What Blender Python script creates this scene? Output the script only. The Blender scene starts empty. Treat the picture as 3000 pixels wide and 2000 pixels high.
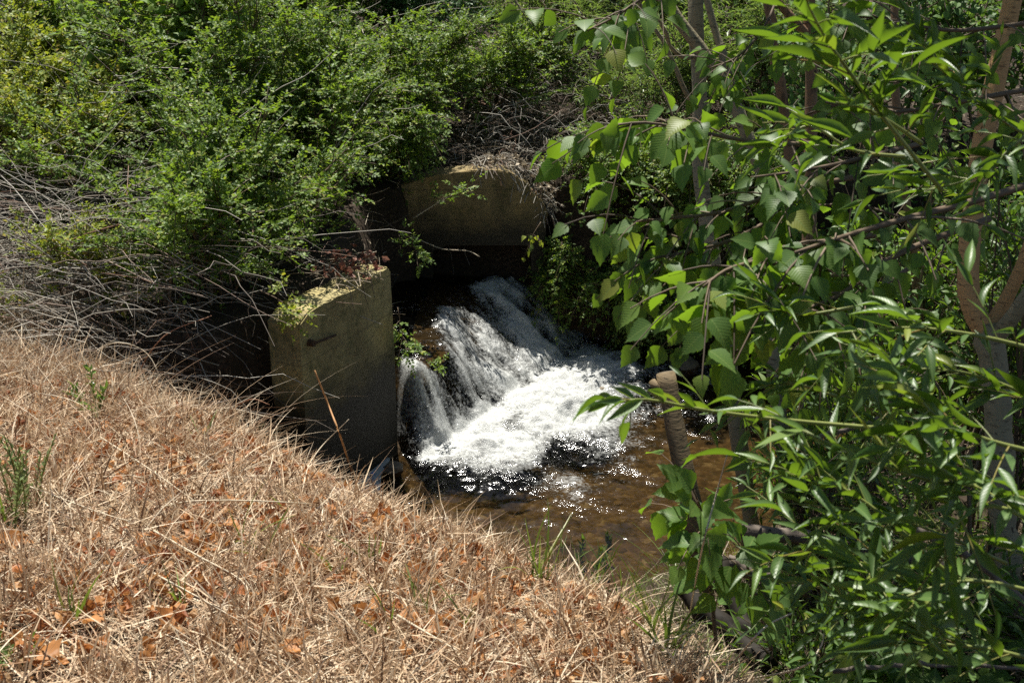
import bpy, math
import numpy as np
from mathutils import Vector, Matrix

rng = np.random.default_rng(11)
sc = bpy.context.scene
COL = sc.collection
PI = math.pi

# ------------------------------------------------------------------ camera geometry
F = 3500.0
PITCH = math.radians(22)
CP, SP = math.cos(PITCH), math.sin(PITCH)
EYE = np.array([0.0, 0.0, 3.2])


def ray(u, v):
    a, b = (u - 1500) / F, (1000 - v) / F
    return np.array([a, CP + b * SP, -SP + b * CP])


def atd(u, v, d):
    return EYE + d * ray(u, v)


def aty(u, v, y):
    r = ray(u, v)
    return EYE + r * (y / r[1])


def atz(u, v, z):
    r = ray(u, v)
    return EYE + r * ((z - 3.2) / r[2])


# ------------------------------------------------------------------ noise
def _hash(ix, iy, seed):
    h = (ix.astype(np.int64) * 374761393 + iy.astype(np.int64) * 668265263 + seed * 974711) & 0xFFFFFFFF
    h = ((h ^ (h >> 13)) * 1274126177) & 0xFFFFFFFF
    h = h ^ (h >> 16)
    return (h & 0xFFFF) / 65535.0


def vnoise(x, y, seed=0):
    x = np.asarray(x, float); y = np.asarray(y, float)
    ix, iy = np.floor(x), np.floor(y)
    fx, fy = x - ix, y - iy
    fx = fx * fx * (3 - 2 * fx); fy = fy * fy * (3 - 2 * fy)
    a = _hash(ix, iy, seed); b = _hash(ix + 1, iy, seed)
    c = _hash(ix, iy + 1, seed); d = _hash(ix + 1, iy + 1, seed)
    return (a + (b - a) * fx) + ((c + (d - c) * fx) - (a + (b - a) * fx)) * fy


def fbm(x, y, seed=0, o=4):
    t = 0; amp = .5; f = 1.0; s = 0
    for k in range(o):
        t = t + amp * vnoise(x * f, y * f, seed + 17 * k); s += amp
        amp *= .5; f *= 2.03
    return t / s


def sstep(a, b, x):
    t = np.clip((x - a) / (b - a), 0, 1)
    return t * t * (3 - 2 * t)


def nrm(a):
    return a / np.maximum(np.linalg.norm(a, axis=-1, keepdims=True), 1e-9)


# ------------------------------------------------------------------ terrain
EDGE = np.array([(.95, -4), (.80, 1.0), (.60, 2.2), (.50, 2.6), (.34, 2.9), (0, 3.2), (-.33, 3.5), (-.62, 3.8),
                 (-1.15, 4.35), (-2.2, 5.1), (-4, 5.9), (-8, 7.0), (-60, 12)], float)
POLY = np.array([(-1.04, 5.42), (-.67, 6.18), (-.62, 8.10), (.20, 8.10), (.24, 7.99), (.62, 7.93), (1.5, 7.75),
                 (3.5, 7.4), (7, 7.6), (70, 12), (70, 9), (7, 6.7), (3, 6.6), (1.75, 5.9), (1.12, 5.05), (.3, 4.7), (-.3, 5.0), (-.95, 5.28)], float)


def segdist(px, py, a, b):
    d = b - a
    t = np.clip(((px - a[0]) * d[0] + (py - a[1]) * d[1]) / (d @ d), 0, 1)
    return np.hypot(px - a[0] - t * d[0], py - a[1] - t * d[1])


def edge_sd(x, y):
    best = np.full(np.shape(x), 1e9); sg = np.ones(np.shape(x))
    for a, b in zip(EDGE[:-1], EDGE[1:]):
        dd = segdist(x, y, a, b)
        d = b - a
        cr = d[0] * (y - a[1]) - d[1] * (x - a[0])
        m = dd < best
        best = np.where(m, dd, best); sg = np.where(m, np.where(cr < 0, 1, -1), sg)
    return best * sg


def poly_sd(x, y):
    best = np.full(np.shape(x), 1e9); ins = np.zeros(np.shape(x), bool)
    n = len(POLY)
    for i in range(n):
        a, b = POLY[i], POLY[(i + 1) % n]
        best = np.minimum(best, segdist(x, y, a, b))
        c = (a[1] > y) != (b[1] > y)
        den = b[1] - a[1] if b[1] != a[1] else 1e-9
        ins ^= c & (x < (b[0] - a[0]) * (y - a[1]) / den + a[0])
    return np.where(ins, -best, best)


FOOT = np.array([-.46, 6.18]); FT = np.array([.543, .840]); FN = np.array([.840, -.543])
CREST = .43


def st(x, y):
    rx, ry = x - FOOT[0], y - FOOT[1]
    return rx * FN[0] + ry * FN[1], rx * FT[0] + ry * FT[1]


def cascade_z(x, y):
    s, t = st(x, y)
    w = .28 + .48 * sstep(.35, 1.25, t) + .10 * (fbm(t * 4, t * 0 + 3, 5, 2) - .5) * 2
    s2 = s + .05 * (fbm(t * 9, s * 2, 8, 2) - .5)
    z = CREST * (1 - sstep(-w, .03, s2)) * (1 - .12 * sstep(.8, 1.9, t))
    z = z + .05 * sstep(-.3, -1.3, s)
    side = sstep(-.16, .02, t + .45 * s) if True else 1
    return z * side


def ground_z(x, y):
    x = np.asarray(x, float); y = np.asarray(y, float)
    zb = 1.8 - .2 * np.clip(y, -3, 9) - .13 * np.clip(x, -5, 3)
    d = edge_sd(x, y)
    dp = np.maximum(d + .08, 0)
    near = zb - 1.2 * dp * dp / (dp + .12)
    pd = poly_sd(x, y)
    out = np.maximum(pd, 0)
    base = .03 + .42 * (1 - np.exp(-out * 1.1)) * np.where(y < 5.5, 1, .4)
    w = sstep(5.15, 5.45, y - .12 * np.clip(x, 0, 20) * (x > 0))
    rw = np.where((x > -1.0) & (x < .7) & (y > 7.9), .13, .42)
    rise = 1.06 * sstep(0, 1, out / rw) * sstep(-.1, 0.9, (-x - 1.1) * 1.4 + (y - 5.3) * 2.0)
    far = (rise + .17 * np.clip(y - 7.6, 0, 16) + .10 * np.clip(-x - 1.2, 0, 6) * sstep(5.5, 8, y)) * w
    z = np.maximum(np.maximum(near, base), far)
    z = z + (.07 * (fbm(x * 1.3, y * 1.3, 3, 3) - .5) + .03 * (fbm(x * 6, y * 6, 4, 3) - .5)) * sstep(0, .3, out)
    bed = -np.minimum(.16, -pd * .7) + .035 * (fbm(x * 5, y * 5, 9, 3) - .5)
    cz0 = cascade_z(x, y)
    bed = np.maximum(bed, cz0 + .07 * (fbm(x * 9, y * 9, 91, 3) - .55) * sstep(.02, .1, cz0) - .035 * sstep(.0, .1, cz0) - .16 * (1 - sstep(0, .08, cz0)))
    return np.where(pd < 0, bed, z)


def gz(x, y):
    return float(ground_z(np.array([x]), np.array([y]))[0])


def hit(u, v):
    r = ray(u, v)
    ts = np.arange(1.2, 22, .01)
    P = EYE[None] + ts[:, None] * r[None]
    g = ground_z(P[:, 0], P[:, 1])
    k = np.argmax(P[:, 2] < g)
    p = P[k].copy(); p[2] = g[k]
    return p


# ------------------------------------------------------------------ mesh builder
class MB:
    def __init__(s):
        s.v = []; s.f = []; s.uv = []; s.a = []; s.n = 0

    def add(s, V, Fc, UV=None, A=None):
        V = np.asarray(V, float).reshape(-1, 3)
        s.v.append(V); s.f.append(np.asarray(Fc, int) + s.n)
        s.uv.append(np.zeros((len(V), 2)) if UV is None else np.asarray(UV, float).reshape(-1, 2))
        s.a.append(np.zeros(len(V)) if A is None else np.asarray(A, float).ravel())
        s.n += len(V)

    def build(s, name, mat, parent=None, smooth=False, attr=None):
        V = np.concatenate(s.v); UV = np.concatenate(s.uv)
        if parent is not None:
            q = parent
            while q is not None:
                V = V - np.array(q.location); q = q.parent
        loops = np.concatenate([f.ravel() for f in s.f]).astype(np.int32)
        tot = np.concatenate([np.full(len(f), f.shape[1]) for f in s.f]).astype(np.int32)
        start = np.concatenate([[0], np.cumsum(tot)[:-1]]).astype(np.int32)
        me = bpy.data.meshes.new(name)
        me.vertices.add(len(V)); me.vertices.foreach_set('co', V.astype(np.float32).ravel())
        me.loops.add(len(loops)); me.loops.foreach_set('vertex_index', loops)
        me.polygons.add(len(tot)); me.polygons.foreach_set('loop_start', start); me.polygons.foreach_set('loop_total', tot)
        me.polygons.foreach_set('use_smooth', np.full(len(tot), bool(smooth)))
        ul = me.uv_layers.new(name='UVMap')
        ul.data.foreach_set('uv', UV[loops].astype(np.float32).ravel())
        if attr:
            at = me.attributes.new(attr, 'FLOAT', 'POINT')
            at.data.foreach_set('value', np.concatenate(s.a).astype(np.float32))
        me.update(); me.validate()
        me.materials.append(mat)
        o = bpy.data.objects.new(name, me); COL.objects.link(o)
        if parent is not None:
            o.parent = parent
        return o


def tag(o, label=None, cat=None, group=None, kind=None):
    if label: o['label'] = label
    if cat: o['category'] = cat
    if group: o['group'] = group
    if kind: o['kind'] = kind
    return o


def thing(name, loc, label, cat, group=None):
    o = bpy.data.objects.new(name, None); COL.objects.link(o)
    o.location = tuple(float(c) for c in loc); o.empty_display_size = .1
    return tag(o, label, cat, group)


def tubes(mb, P, R, sides=4, cap=True):
    """P (N,K,3), R (N,K): N tubes at once."""
    P = np.asarray(P, float); R = np.asarray(R, float)
    if P.ndim == 2: P = P[None]; R = R[None]
    N, K, _ = P.shape
    T = np.gradient(P, axis=1); T = nrm(T)
    m = nrm(P[:, -1] - P[:, 0])
    ref = np.where(np.abs(m[:, 2:3]) > .8, np.array([[1., 0, 0]]), np.array([[0, 0, 1.]]))[:, None, :]
    A = nrm(np.cross(T, np.broadcast_to(ref, T.shape))); B = np.cross(T, A)
    ang = np.arange(sides) * 2 * PI / sides
    ring = P[:, :, None] + R[:, :, None, None] * (np.cos(ang)[None, None, :, None] * A[:, :, None] + np.sin(ang)[None, None, :, None] * B[:, :, None])
    idx = np.arange(N * K * sides).reshape(N, K, sides)
    a = idx[:, :-1]; b = idx[:, 1:]
    f = np.stack([a, np.roll(a, -1, 2), np.roll(b, -1, 2), b], -1).reshape(-1, 4)
    length = np.concatenate([np.zeros((N, 1)), np.cumsum(np.linalg.norm(np.diff(P, axis=1), axis=2), 1)], 1)
    uv = np.stack(np.broadcast_arrays(length[:, :, None], (np.arange(sides) / sides)[None, None]), -1)
    mb.add(ring.reshape(-1, 3), f, uv.reshape(-1, 2))
    if cap and sides >= 5:
        for i in range(N):
            for k, od in ((0, -1), (K - 1, 1)):
                mb.f.append((idx[i, k][::od] + mb.n - N * K * sides).reshape(1, sides))


def smooth_line(pts, n):
    """Catmull-Rom through control points."""
    P = np.asarray(pts, float)
    if len(P) == 2:
        return P[0] + (P[1] - P[0]) * np.linspace(0, 1, n)[:, None]
    Q = np.vstack([2 * P[0] - P[1], P, 2 * P[-1] - P[-2]])
    out = []
    for t in np.linspace(0, len(P) - 1, n):
        i = min(int(t), len(P) - 2); f = t - i
        a, b, c, d = Q[i], Q[i + 1], Q[i + 2], Q[i + 3]
        out.append(.5 * (2 * b + (c - a) * f + (2 * a - 5 * b + 4 * c - d) * f * f + (3 * b - a - 3 * c + d) * f ** 3))
    return np.array(out)


def bez(P0, P1, P2, K):
    t = np.linspace(0, 1, K)[None, :, None]
    return (1 - t) ** 2 * P0[:, None] + 2 * t * (1 - t) * P1[:, None] + t * t * P2[:, None]


# ------------------------------------------------------------------ leaf templates  (along, across, up)
def tpl_simple():
    V = np.array([(0, 0, 0), (.42, .5, .10), (1, 0, -.08), (.42, -.5, .10)])
    return V, np.array([(0, 2, 1), (0, 3, 2)])


def tpl_strip(prof, droop=.15, fold=.12, serr=0.0):
    al = np.linspace(0, 1, len(prof)); V = []
    for i, (a, w) in enumerate(zip(al, prof)):
        up = -droop * a * a
        j = (serr if i % 2 else -serr) * (0 < i < len(prof) - 1)
        V += [(a + j * .4, .5 * w * (1 + j), up + fold * w), (a, 0, up), (a + j * .4, -.5 * w * (1 + j), up + fold * w)]
    Fc = []
    for i in range(len(prof) - 1):
        p = 3 * i
        Fc += [(p, p + 1, p + 4, p + 3), (p + 1, p + 2, p + 5, p + 4)]
    return np.array(V), np.array(Fc)


def tpl_palm():
    out = [(0, 0), (.05, .33), (.30, .5), (.38, .26), (.62, .46), (.68, .2), (1, 0), (.68, -.2), (.62, -.46), (.38, -.26), (.30, -.5), (.05, -.33)]
    V = [(.3, 0, 0.0)] + [(a, b, -.25 * abs(b) + (-.18 * a * a)) for a, b in out]
    n = len(out)
    return np.array(V), np.array([(0, 1 + (i + 1) % n, 1 + i) for i in range(n)])


T_ROSE = tpl_simple()
T_WFAR = tpl_strip([.1, 1, .05], .25, .1)
T_WILLOW = tpl_strip([.12, .62, .95, 1, .86, .58, .3, .04], .30, .10)
T_WILLOW2 = tpl_strip([.12, .62, .95, 1, .86, .58, .3, .04], -.12, .14)
T_BIRCH = tpl_strip([.10, .62, .90, 1, .98, .90, .78, .63, .48, .30, .15, .02], .22, .10, .05)
T_BIRCHFAR = tpl_strip([.15, .95, .85, .03], .2, .12)
T_MAPLE = tpl_palm()


def leaves(mb, tpl, P, D, U, L, W):
    V, Fc = tpl
    n = len(P)
    if n == 0: return
    D = nrm(D); S = nrm(np.cross(D, U)); Nn = np.cross(S, D)
    L = np.broadcast_to(L, (n,)); W = np.broadcast_to(W, (n,))
    curl = rng.uniform(.3, 1.7, n)
    X = P[:, None] + D[:, None] * (V[None, :, 0:1] * L[:, None, None]) + S[:, None] * (V[None, :, 1:2] * W[:, None, None]) \
        + Nn[:, None] * (V[None, :, 2:3] * (L * curl)[:, None, None])
    uv = np.stack([V[:, 0], V[:, 1] + .5], -1)
    ff = (Fc[None] + (np.arange(n) * len(V))[:, None, None]).reshape(-1, Fc.shape[1])
    mb.add(X.reshape(-1, 3), ff, np.tile(uv, (n, 1)))


def jit(n, s):
    return rng.normal(0, s, (n, 3))


def twig_leaves(mb, kind, TP, spacing, scale=1.0, f0=.12, far=False):
    """TP (N,K,3) twig centre lines -> leaves along them."""
    N, K, _ = TP.shape
    ln = np.linalg.norm(np.diff(TP, axis=1), axis=2).sum(1)
    cnt = np.maximum((ln * (1 - f0) / spacing).astype(int), 2)
    ti = np.repeat(np.arange(N), cnt)
    j = np.concatenate([np.arange(c) for c in cnt])
    f = f0 + (1 - f0) * (j + .5 + rng.uniform(-.25, .25, len(j))) / cnt[ti]
    f = np.clip(f, 0, .999)
    k = (f * (K - 1)).astype(int); g = (f * (K - 1) - k)[:, None]
    P = TP[ti, k] * (1 - g) + TP[ti, k + 1] * g
    T = nrm(TP[ti, k + 1] - TP[ti, k])
    n = len(P)
    up = np.array([[0, 0, 1.]])
    S = nrm(np.cross(T, up + jit(n, .15)))
    sg = np.where(j % 2, 1., -1.)[:, None]
    last = (j == cnt[ti] - 1)[:, None]
    if kind == 'rose':
        A = nrm(T * .55 + S * sg * .85 + up * .25 + jit(n, .3)); A = np.where(last, T, A)
        al = rng.uniform(.038, .06, n) * scale
        U = nrm(up + jit(n, .38) + np.array([[0, -.15, 0]]))
        Sa = nrm(np.cross(A, U))
        for ff, ss in ((.35, 1), (.35, -1), (.7, 1), (.7, -1), (1, 0)):
            p = P + A * (al * ff)[:, None]
            d = A * (.5 if ss else 1) + Sa * ss * .9 + jit(n, .12)
            l = rng.uniform(.019, .031, n) * scale
            leaves(mb, T_ROSE, p, d, U + jit(n, .3), l, l * .72)
    elif kind == 'willow':
        d = T * .75 + S * sg * .65 + up * .1 + jit(n, .22); d = np.where(last, T + jit(n, .1), d)
        l = rng.uniform(.05, .095, n) * scale * (1 - .35 * (f > .85))
        U = up + jit(n, .5)
        if far: leaves(mb, T_WFAR, P, d, U, l, l * .17)
        else:
            h = rng.random(n) < .6
            leaves(mb, T_WILLOW, P[h], d[h], U[h], l[h], l[h] * .21)
            leaves(mb, T_WILLOW2, P[~h], d[~h], U[~h], l[~h], l[~h] * .21)
    elif kind == 'birch':
        d = T * .45 + S * sg * .7 - up * rng.uniform(.1, 1.1, (n, 1)) + jit(n, .2); d = np.where(last, T - up * .3, d)
        d = nrm(d)
        l = rng.uniform(.042, .072, n) * scale
        U = up * .8 + np.array([[0, -.45, 0]]) + jit(n, .4)
        P2 = P + d * (.012 * scale)
        leaves(mb, T_BIRCHFAR if far else T_BIRCH, P2, d, U, l, l * .76)
    elif kind == 'maple':
        d = T * .3 + S * sg * .8 - up * .25 + jit(n, .25)
        l = rng.uniform(.06, .11, n) * scale
        leaves(mb, T_MAPLE, P + nrm(d) * .03, d, up + jit(n, .35), l, l * 1.05)
    elif kind == 'fine':
        d = T * .6 + S * sg * .6 + up * .4 + jit(n, .35)
        l = rng.uniform(.014, .026, n) * scale
        leaves(mb, T_ROSE, P, d, up + jit(n, .5), l, l * .42)


# ------------------------------------------------------------------ materials
def newmat(name):
    m = bpy.data.materials.new(name); m.use_nodes = True
    nt = m.node_tree
    for n in list(nt.nodes): nt.nodes.remove(n)
    out = nt.nodes.new('ShaderNodeOutputMaterial')
    return m, nt, out


def N(nt, t, **kw):
    n = nt.nodes.new(t)
    for k, v in kw.items():
        if k in n.inputs.keys() if hasattr(n.inputs, 'keys') else False:
            n.inputs[k].default_value = v
        else:
            setattr(n, k, v)
    return n


def ramp(nt, fac, stops, interp='LINEAR'):
    r = nt.nodes.new('ShaderNodeValToRGB'); r.color_ramp.interpolation = interp
    e = r.color_ramp.elements
    while len(e) > 1: e.remove(e[-1])
    e[0].position = stops[0][0]; e[0].color = (*stops[0][1], 1)
    for p, c in stops[1:]:
        q = e.new(p); q.color = (*c, 1)
    nt.links.new(fac, r.inputs[0])
    return r.outputs[0]


def math_(nt, op, a, b=None, c=None):
    n = nt.nodes.new('ShaderNodeMath'); n.operation = op
    for i, x in enumerate((a, b, c)):
        if x is None: continue
        if isinstance(x, (int, float)): n.inputs[i].default_value = x
        else: nt.links.new(x, n.inputs[i])
    return n.outputs[0]


def mix(nt, fac, a, b, mode='MIX'):
    n = nt.nodes.new('ShaderNodeMix'); n.data_type = 'RGBA'; n.blend_type = mode
    for i, x in ((0, fac), (6, a), (7, b)):
        if isinstance(x, (int, float)): n.inputs[i].default_value = x
        elif isinstance(x, tuple): n.inputs[i].default_value = (*x, 1)
        else: nt.links.new(x, n.inputs[i])
    return n.outputs[2]


def noise(nt, scale, detail=4, rough=.55, vec=None, dist=0.0):
    n = nt.nodes.new('ShaderNodeTexNoise')
    n.inputs['Scale'].default_value = scale; n.inputs['Detail'].default_value = detail
    n.inputs['Roughness'].default_value = rough; n.inputs['Distortion'].default_value = dist
    if vec is not None: nt.links.new(vec, n.inputs['Vector'])
    return n.outputs['Fac']


def world_pos(nt):
    return nt.nodes.new('ShaderNodeNewGeometry').outputs['Position']


def mapping(nt, vec, scale):
    m = nt.nodes.new('ShaderNodeMapping'); m.inputs['Scale'].default_value = scale
    nt.links.new(vec, m.inputs['Vector']); return m.outputs[0]


def bump(nt, h, strength, dist):
    b = nt.nodes.new('ShaderNodeBump'); b.inputs['Strength'].default_value = strength; b.inputs['Distance'].default_value = dist
    nt.links.new(h, b.inputs['Height']); return b.outputs[0]


def principled(nt, col, rough=.6, spec=.5, normal=None):
    p = nt.nodes.new('ShaderNodeBsdfPrincipled')
    if isinstance(col, tuple): p.inputs['Base Color'].default_value = (*col, 1)
    else: nt.links.new(col, p.inputs['Base Color'])
    if isinstance(rough, (int, float)): p.inputs['Roughness'].default_value = rough
    else: nt.links.new(rough, p.inputs['Roughness'])
    p.inputs['Specular IOR Level'].default_value = spec
    if normal is not None: nt.links.new(normal, p.inputs['Normal'])
    return p


def mixsh(nt, fac, a, b):
    m = nt.nodes.new('ShaderNodeMixShader')
    if isinstance(fac, (int, float)): m.inputs[0].default_value = fac
    else: nt.links.new(fac, m.inputs[0])
    nt.links.new(a, m.inputs[1]); nt.links.new(b, m.inputs[2])
    return m.outputs[0]


def leaf_mat(name, stops, trans=.35, tcol=(.25, .42, .04), rough=.42, spec=.5, veins=False):
    m, nt, out = newmat(name)
    g = nt.nodes.new('ShaderNodeNewGeometry')
    k_ = 1.0 if veins else 1.22
    stops = [(p, (c[0] * k_ * 1.12, c[1] * k_, c[2] * k_ * .9)) for p, c in stops]
    col = ramp(nt, g.outputs['Random Per Island'], stops)
    under = mix(nt, .30, col, (.20, .27, .13))
    col2 = mix(nt, math_(nt, 'MULTIPLY', g.outputs['Backfacing'], .8), col, under)
    normal = None
    if veins:
        uv = nt.nodes.new('ShaderNodeUVMap'); sp = nt.nodes.new('ShaderNodeSeparateXYZ'); nt.links.new(uv.outputs[0], sp.inputs[0])
        av = math_(nt, 'ABSOLUTE', math_(nt, 'SUBTRACT', sp.outputs[1], .5))
        midrib = math_(nt, 'LESS_THAN', av, .03)
        w = math_(nt, 'SINE', math_(nt, 'MULTIPLY', math_(nt, 'SUBTRACT', sp.outputs[0], math_(nt, 'MULTIPLY', av, .7)), 60.0))
        side = math_(nt, 'MULTIPLY', math_(nt, 'GREATER_THAN', w, .82), .14)
        col2 = mix(nt, math_(nt, 'MAXIMUM', math_(nt, 'MULTIPLY', midrib, .5), side), col2, (.20, .28, .08))
        normal = bump(nt, w, .10, .001)
    p = principled(nt, col2, rough, spec, normal)
    t = nt.nodes.new('ShaderNodeBsdfTranslucent')
    tc = mix(nt, .55, col, tcol); nt.links.new(tc, t.inputs['Color'])
    nt.links.new(mixsh(nt, trans, p.outputs[0], t.outputs[0]), out.inputs[0])
    return m


def island_mat(name, stops, rough=.7, spec=.25, trans=0.0, noise_scale=None):
    m, nt, out = newmat(name)
    g = nt.nodes.new('ShaderNodeNewGeometry')
    col = ramp(nt, g.outputs['Random Per Island'], stops)
    if noise_scale:
        nz = noise(nt, noise_scale, 3, .6, g.outputs['Position'])
        col = mix(nt, math_(nt, 'MULTIPLY', nz, .7), col, (.10, .06, .035))
    p = principled(nt, col, rough, spec)
    sh = p.outputs[0]
    if trans:
        t = nt.nodes.new('ShaderNodeBsdfTranslucent'); nt.links.new(col, t.inputs['Color'])
        sh = mixsh(nt, trans, sh, t.outputs[0])
    nt.links.new(sh, out.inputs[0])
    return m


def bark_mat(name, c1, c2, c3, ring=True, grain=False):
    m, nt, out = newmat(name)
    uv = nt.nodes.new('ShaderNodeUVMap')
    pos = world_pos(nt)
    a = noise(nt, 9, 5, .6, pos)
    b = noise(nt, 1, 4, .6, mapping(nt, pos, (22, 22, 95 if ring else 6)))
    col = mix(nt, a, c1, c2)
    if grain:
        b = noise(nt, 1, 5, .65, mapping(nt, uv.outputs[0], (5, 9, 1)), .4)
    dk = ramp(nt, b, [(.56, (0, 0, 0)), (.66, (1, 1, 1))])
    col = mix(nt, math_(nt, 'MULTIPLY', dk, .75), col, c3)
    spots = noise(nt, 45, 2, .5, pos)
    col = mix(nt, ramp(nt, spots, [(.66, (0, 0, 0)), (.72, (1, 1, 1))]), col, c3)
    n = bump(nt, math_(nt, 'ADD', b, math_(nt, 'MULTIPLY', a, .6)), .5, .006)
    nt.links.new(principled(nt, col, .75, .2, n).outputs[0], out.inputs[0])
    return m


def concrete_mat(name, base, dark, line, zoff):
    """stained board-marked concrete; dark below a ragged line, wet algae on the wing wall."""
    m, nt, out = newmat(name)
    pos = world_pos(nt)
    sp = nt.nodes.new('ShaderNodeSeparateXYZ'); nt.links.new(pos, sp.inputs[0])
    n1 = noise(nt, 4, 5, .6, pos); n2 = noise(nt, 40, 4, .65, pos); n3 = noise(nt, 150, 2, .5, pos)
    col = ramp(nt, n1, [(.30, tuple(c * .55 for c in base)), (.5, base), (.72, (base[0] * 1.15, base[1] * 1.05, base[2] * .85))])
    col = mix(nt, math_(nt, 'MULTIPLY', ramp(nt, n2, [(.5, (0, 0, 0)), (.68, (1, 1, 1))]), .6), col, (.09, .075, .04))
    col = mix(nt, ramp(nt, n3, [(.66, (0, 0, 0)), (.73, (1, 1, 1))]), col, (.04, .035, .025))
    # rust / ochre runs
    runs = noise(nt, 1, 3, .6, mapping(nt, pos, (4, 4, 1.6)))
    col = mix(nt, math_(nt, 'MULTIPLY', ramp(nt, runs, [(.45, (0, 0, 0)), (.75, (1, 1, 1))]), .35), col, (.15, .10, .04))
    moss = noise(nt, 7, 5, .7, pos)
    col = mix(nt, math_(nt, 'MULTIPLY', ramp(nt, moss, [(.52, (0, 0, 0)), (.66, (1, 1, 1))]), .6), col, (.055, .065, .018))
    line_ = math_(nt, 'FRACT', math_(nt, 'MULTIPLY', sp.outputs[2], 4.6))
    col = mix(nt, math_(nt, 'MULTIPLY', math_(nt, 'LESS_THAN', line_, .03), .45), col, (.06, .05, .03))
    # ragged line with the dark tone below it
    h = math_(nt, 'ADD', sp.outputs[2], math_(nt, 'MULTIPLY', sp.outputs[0], line))
    h = math_(nt, 'ADD', h, math_(nt, 'MULTIPLY', math_(nt, 'SUBTRACT', n1, .5), .28))
    h = math_(nt, 'ADD', h, math_(nt, 'MULTIPLY', math_(nt, 'SUBTRACT', n2, .5), .25))
    wet = nt.nodes.new('ShaderNodeMapRange'); wet.inputs['From Min'].default_value = zoff + .14; wet.inputs['From Max'].default_value = zoff - .14
    nt.links.new(h, wet.inputs['Value'])
    col = mix(nt, wet.outputs[0], col, dark)
    bm = bump(nt, math_(nt, 'ADD', n2, math_(nt, 'MULTIPLY', n3, .5)), .5, .012)
    p = principled(nt, col, math_(nt, 'SUBTRACT', .85, math_(nt, 'MULTIPLY', wet.outputs[0], .25)), .3, bm)
    nt.links.new(p.outputs[0], out.inputs[0])
    return m


def ground_mat():
    m, nt, out = newmat('soil')
    pos = world_pos(nt)
    at = nt.nodes.new('ShaderNodeAttribute'); at.attribute_name = 'wet'
    n1 = noise(nt, 3, 6, .65, pos); n2 = noise(nt, 55, 4, .7, pos); n3 = noise(nt, 18, 3, .6, pos)
    soil = ramp(nt, n2, [(.3, (.016, .011, .007)), (.5, (.04, .027, .017)), (.7, (.10, .07, .045))])
    soil = mix(nt, ramp(nt, n1, [(.45, (0, 0, 0)), (.65, (1, 1, 1))]), soil, (.035, .024, .014))
    vo = nt.nodes.new('ShaderNodeTexVoronoi'); vo.inputs['Scale'].default_value = 26; nt.links.new(pos, vo.inputs['Vector'])
    sep = nt.nodes.new('ShaderNodeSeparateColor'); nt.links.new(vo.outputs['Color'], sep.inputs[0])
    peb = ramp(nt, sep.outputs[0], [(0, (.040, .026, .012)), (.4, (.085, .055, .026)), (.75, (.13, .085, .042)), (1, (.19, .145, .085))])
    peb = mix(nt, ramp(nt, n3, [(.4, (0, 0, 0)), (.62, (1, 1, 1))]), peb, (.075, .047, .021))
    peb = mix(nt, ramp(nt, n1, [(.5, (0, 0, 0)), (.62, (.8, .8, .8))]), peb, (.018, .013, .008))
    col = mix(nt, at.outputs['Fac'], soil, peb)
    h = math_(nt, 'ADD', n2, math_(nt, 'MULTIPLY', vo.outputs['Distance'], -.8))
    nt.links.new(principled(nt, col, .85, .2, bump(nt, h, .7, .02)).outputs[0], out.inputs[0])
    return m


def water_mat(name, tint, gl_rough, bsc, bstr, foam_col=(.50, .51, .49)):
    m, nt, out = newmat(name)
    pos = world_pos(nt)
    at = nt.nodes.new('ShaderNodeAttribute'); at.attribute_name = 'foam'
    a = noise(nt, bsc, 3, .6, pos, .6); b = noise(nt, bsc * 3.7, 2, .6, pos)
    nb = bump(nt, math_(nt, 'ADD', a, math_(nt, 'MULTIPLY', b, .45)), bstr, .02)
    ro = nt.nodes.new('ShaderNodeMapRange'); ro.inputs['From Min'].default_value = .02; ro.inputs['From Max'].default_value = .35
    ro.inputs['To Min'].default_value = .16; ro.inputs['To Max'].default_value = .55
    nt.links.new(at.outputs['Fac'], ro.inputs['Value'])
    patch = ramp(nt, noise(nt, 3.5, 2, .5, pos), [(.35, (.25, .25, .25)), (.65, (1, 1, 1))])
    nt.links.new(math_(nt, 'MULTIPLY', ro.outputs[0], patch), nb.node.inputs['Strength'])
    tr = nt.nodes.new('ShaderNodeBsdfTransparent'); tr.inputs[0].default_value = (*tint, 1)
    gl = nt.nodes.new('ShaderNodeBsdfGlossy'); gl.inputs['Roughness'].default_value = gl_rough; nt.links.new(nb, gl.inputs['Normal'])
    fr = nt.nodes.new('ShaderNodeFresnel'); fr.inputs[0].default_value = 1.33; nt.links.new(nb, fr.inputs['Normal'])
    clear = mixsh(nt, fr.outputs[0], tr.outputs[0], gl.outputs[0])
    f1 = noise(nt, 46, 5, .72, pos, .3); f2 = noise(nt, 170, 3, .7, pos)
    v = math_(nt, 'ADD', at.outputs['Fac'], math_(nt, 'MULTIPLY', math_(nt, 'SUBTRACT', math_(nt, 'ADD', f1, math_(nt, 'MULTIPLY', f2, .22)), .61), 1.05))
    mr = nt.nodes.new('ShaderNodeMapRange'); mr.inputs['From Min'].default_value = .40; mr.inputs['From Max'].default_value = .85
    nt.links.new(v, mr.inputs['Value'])
    fb = bump(nt, math_(nt, 'ADD', f1, math_(nt, 'MULTIPLY', f2, .4)), .6, .02)
    fc = ramp(nt, f1, [(.35, tuple(c * .72 for c in foam_col)), (.6, foam_col)])
    p = principled(nt, fc, .35, .5, fb)
    nt.links.new(mixsh(nt, mr.outputs[0], clear, p.outputs[0]), out.inputs[0])
    return m


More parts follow.
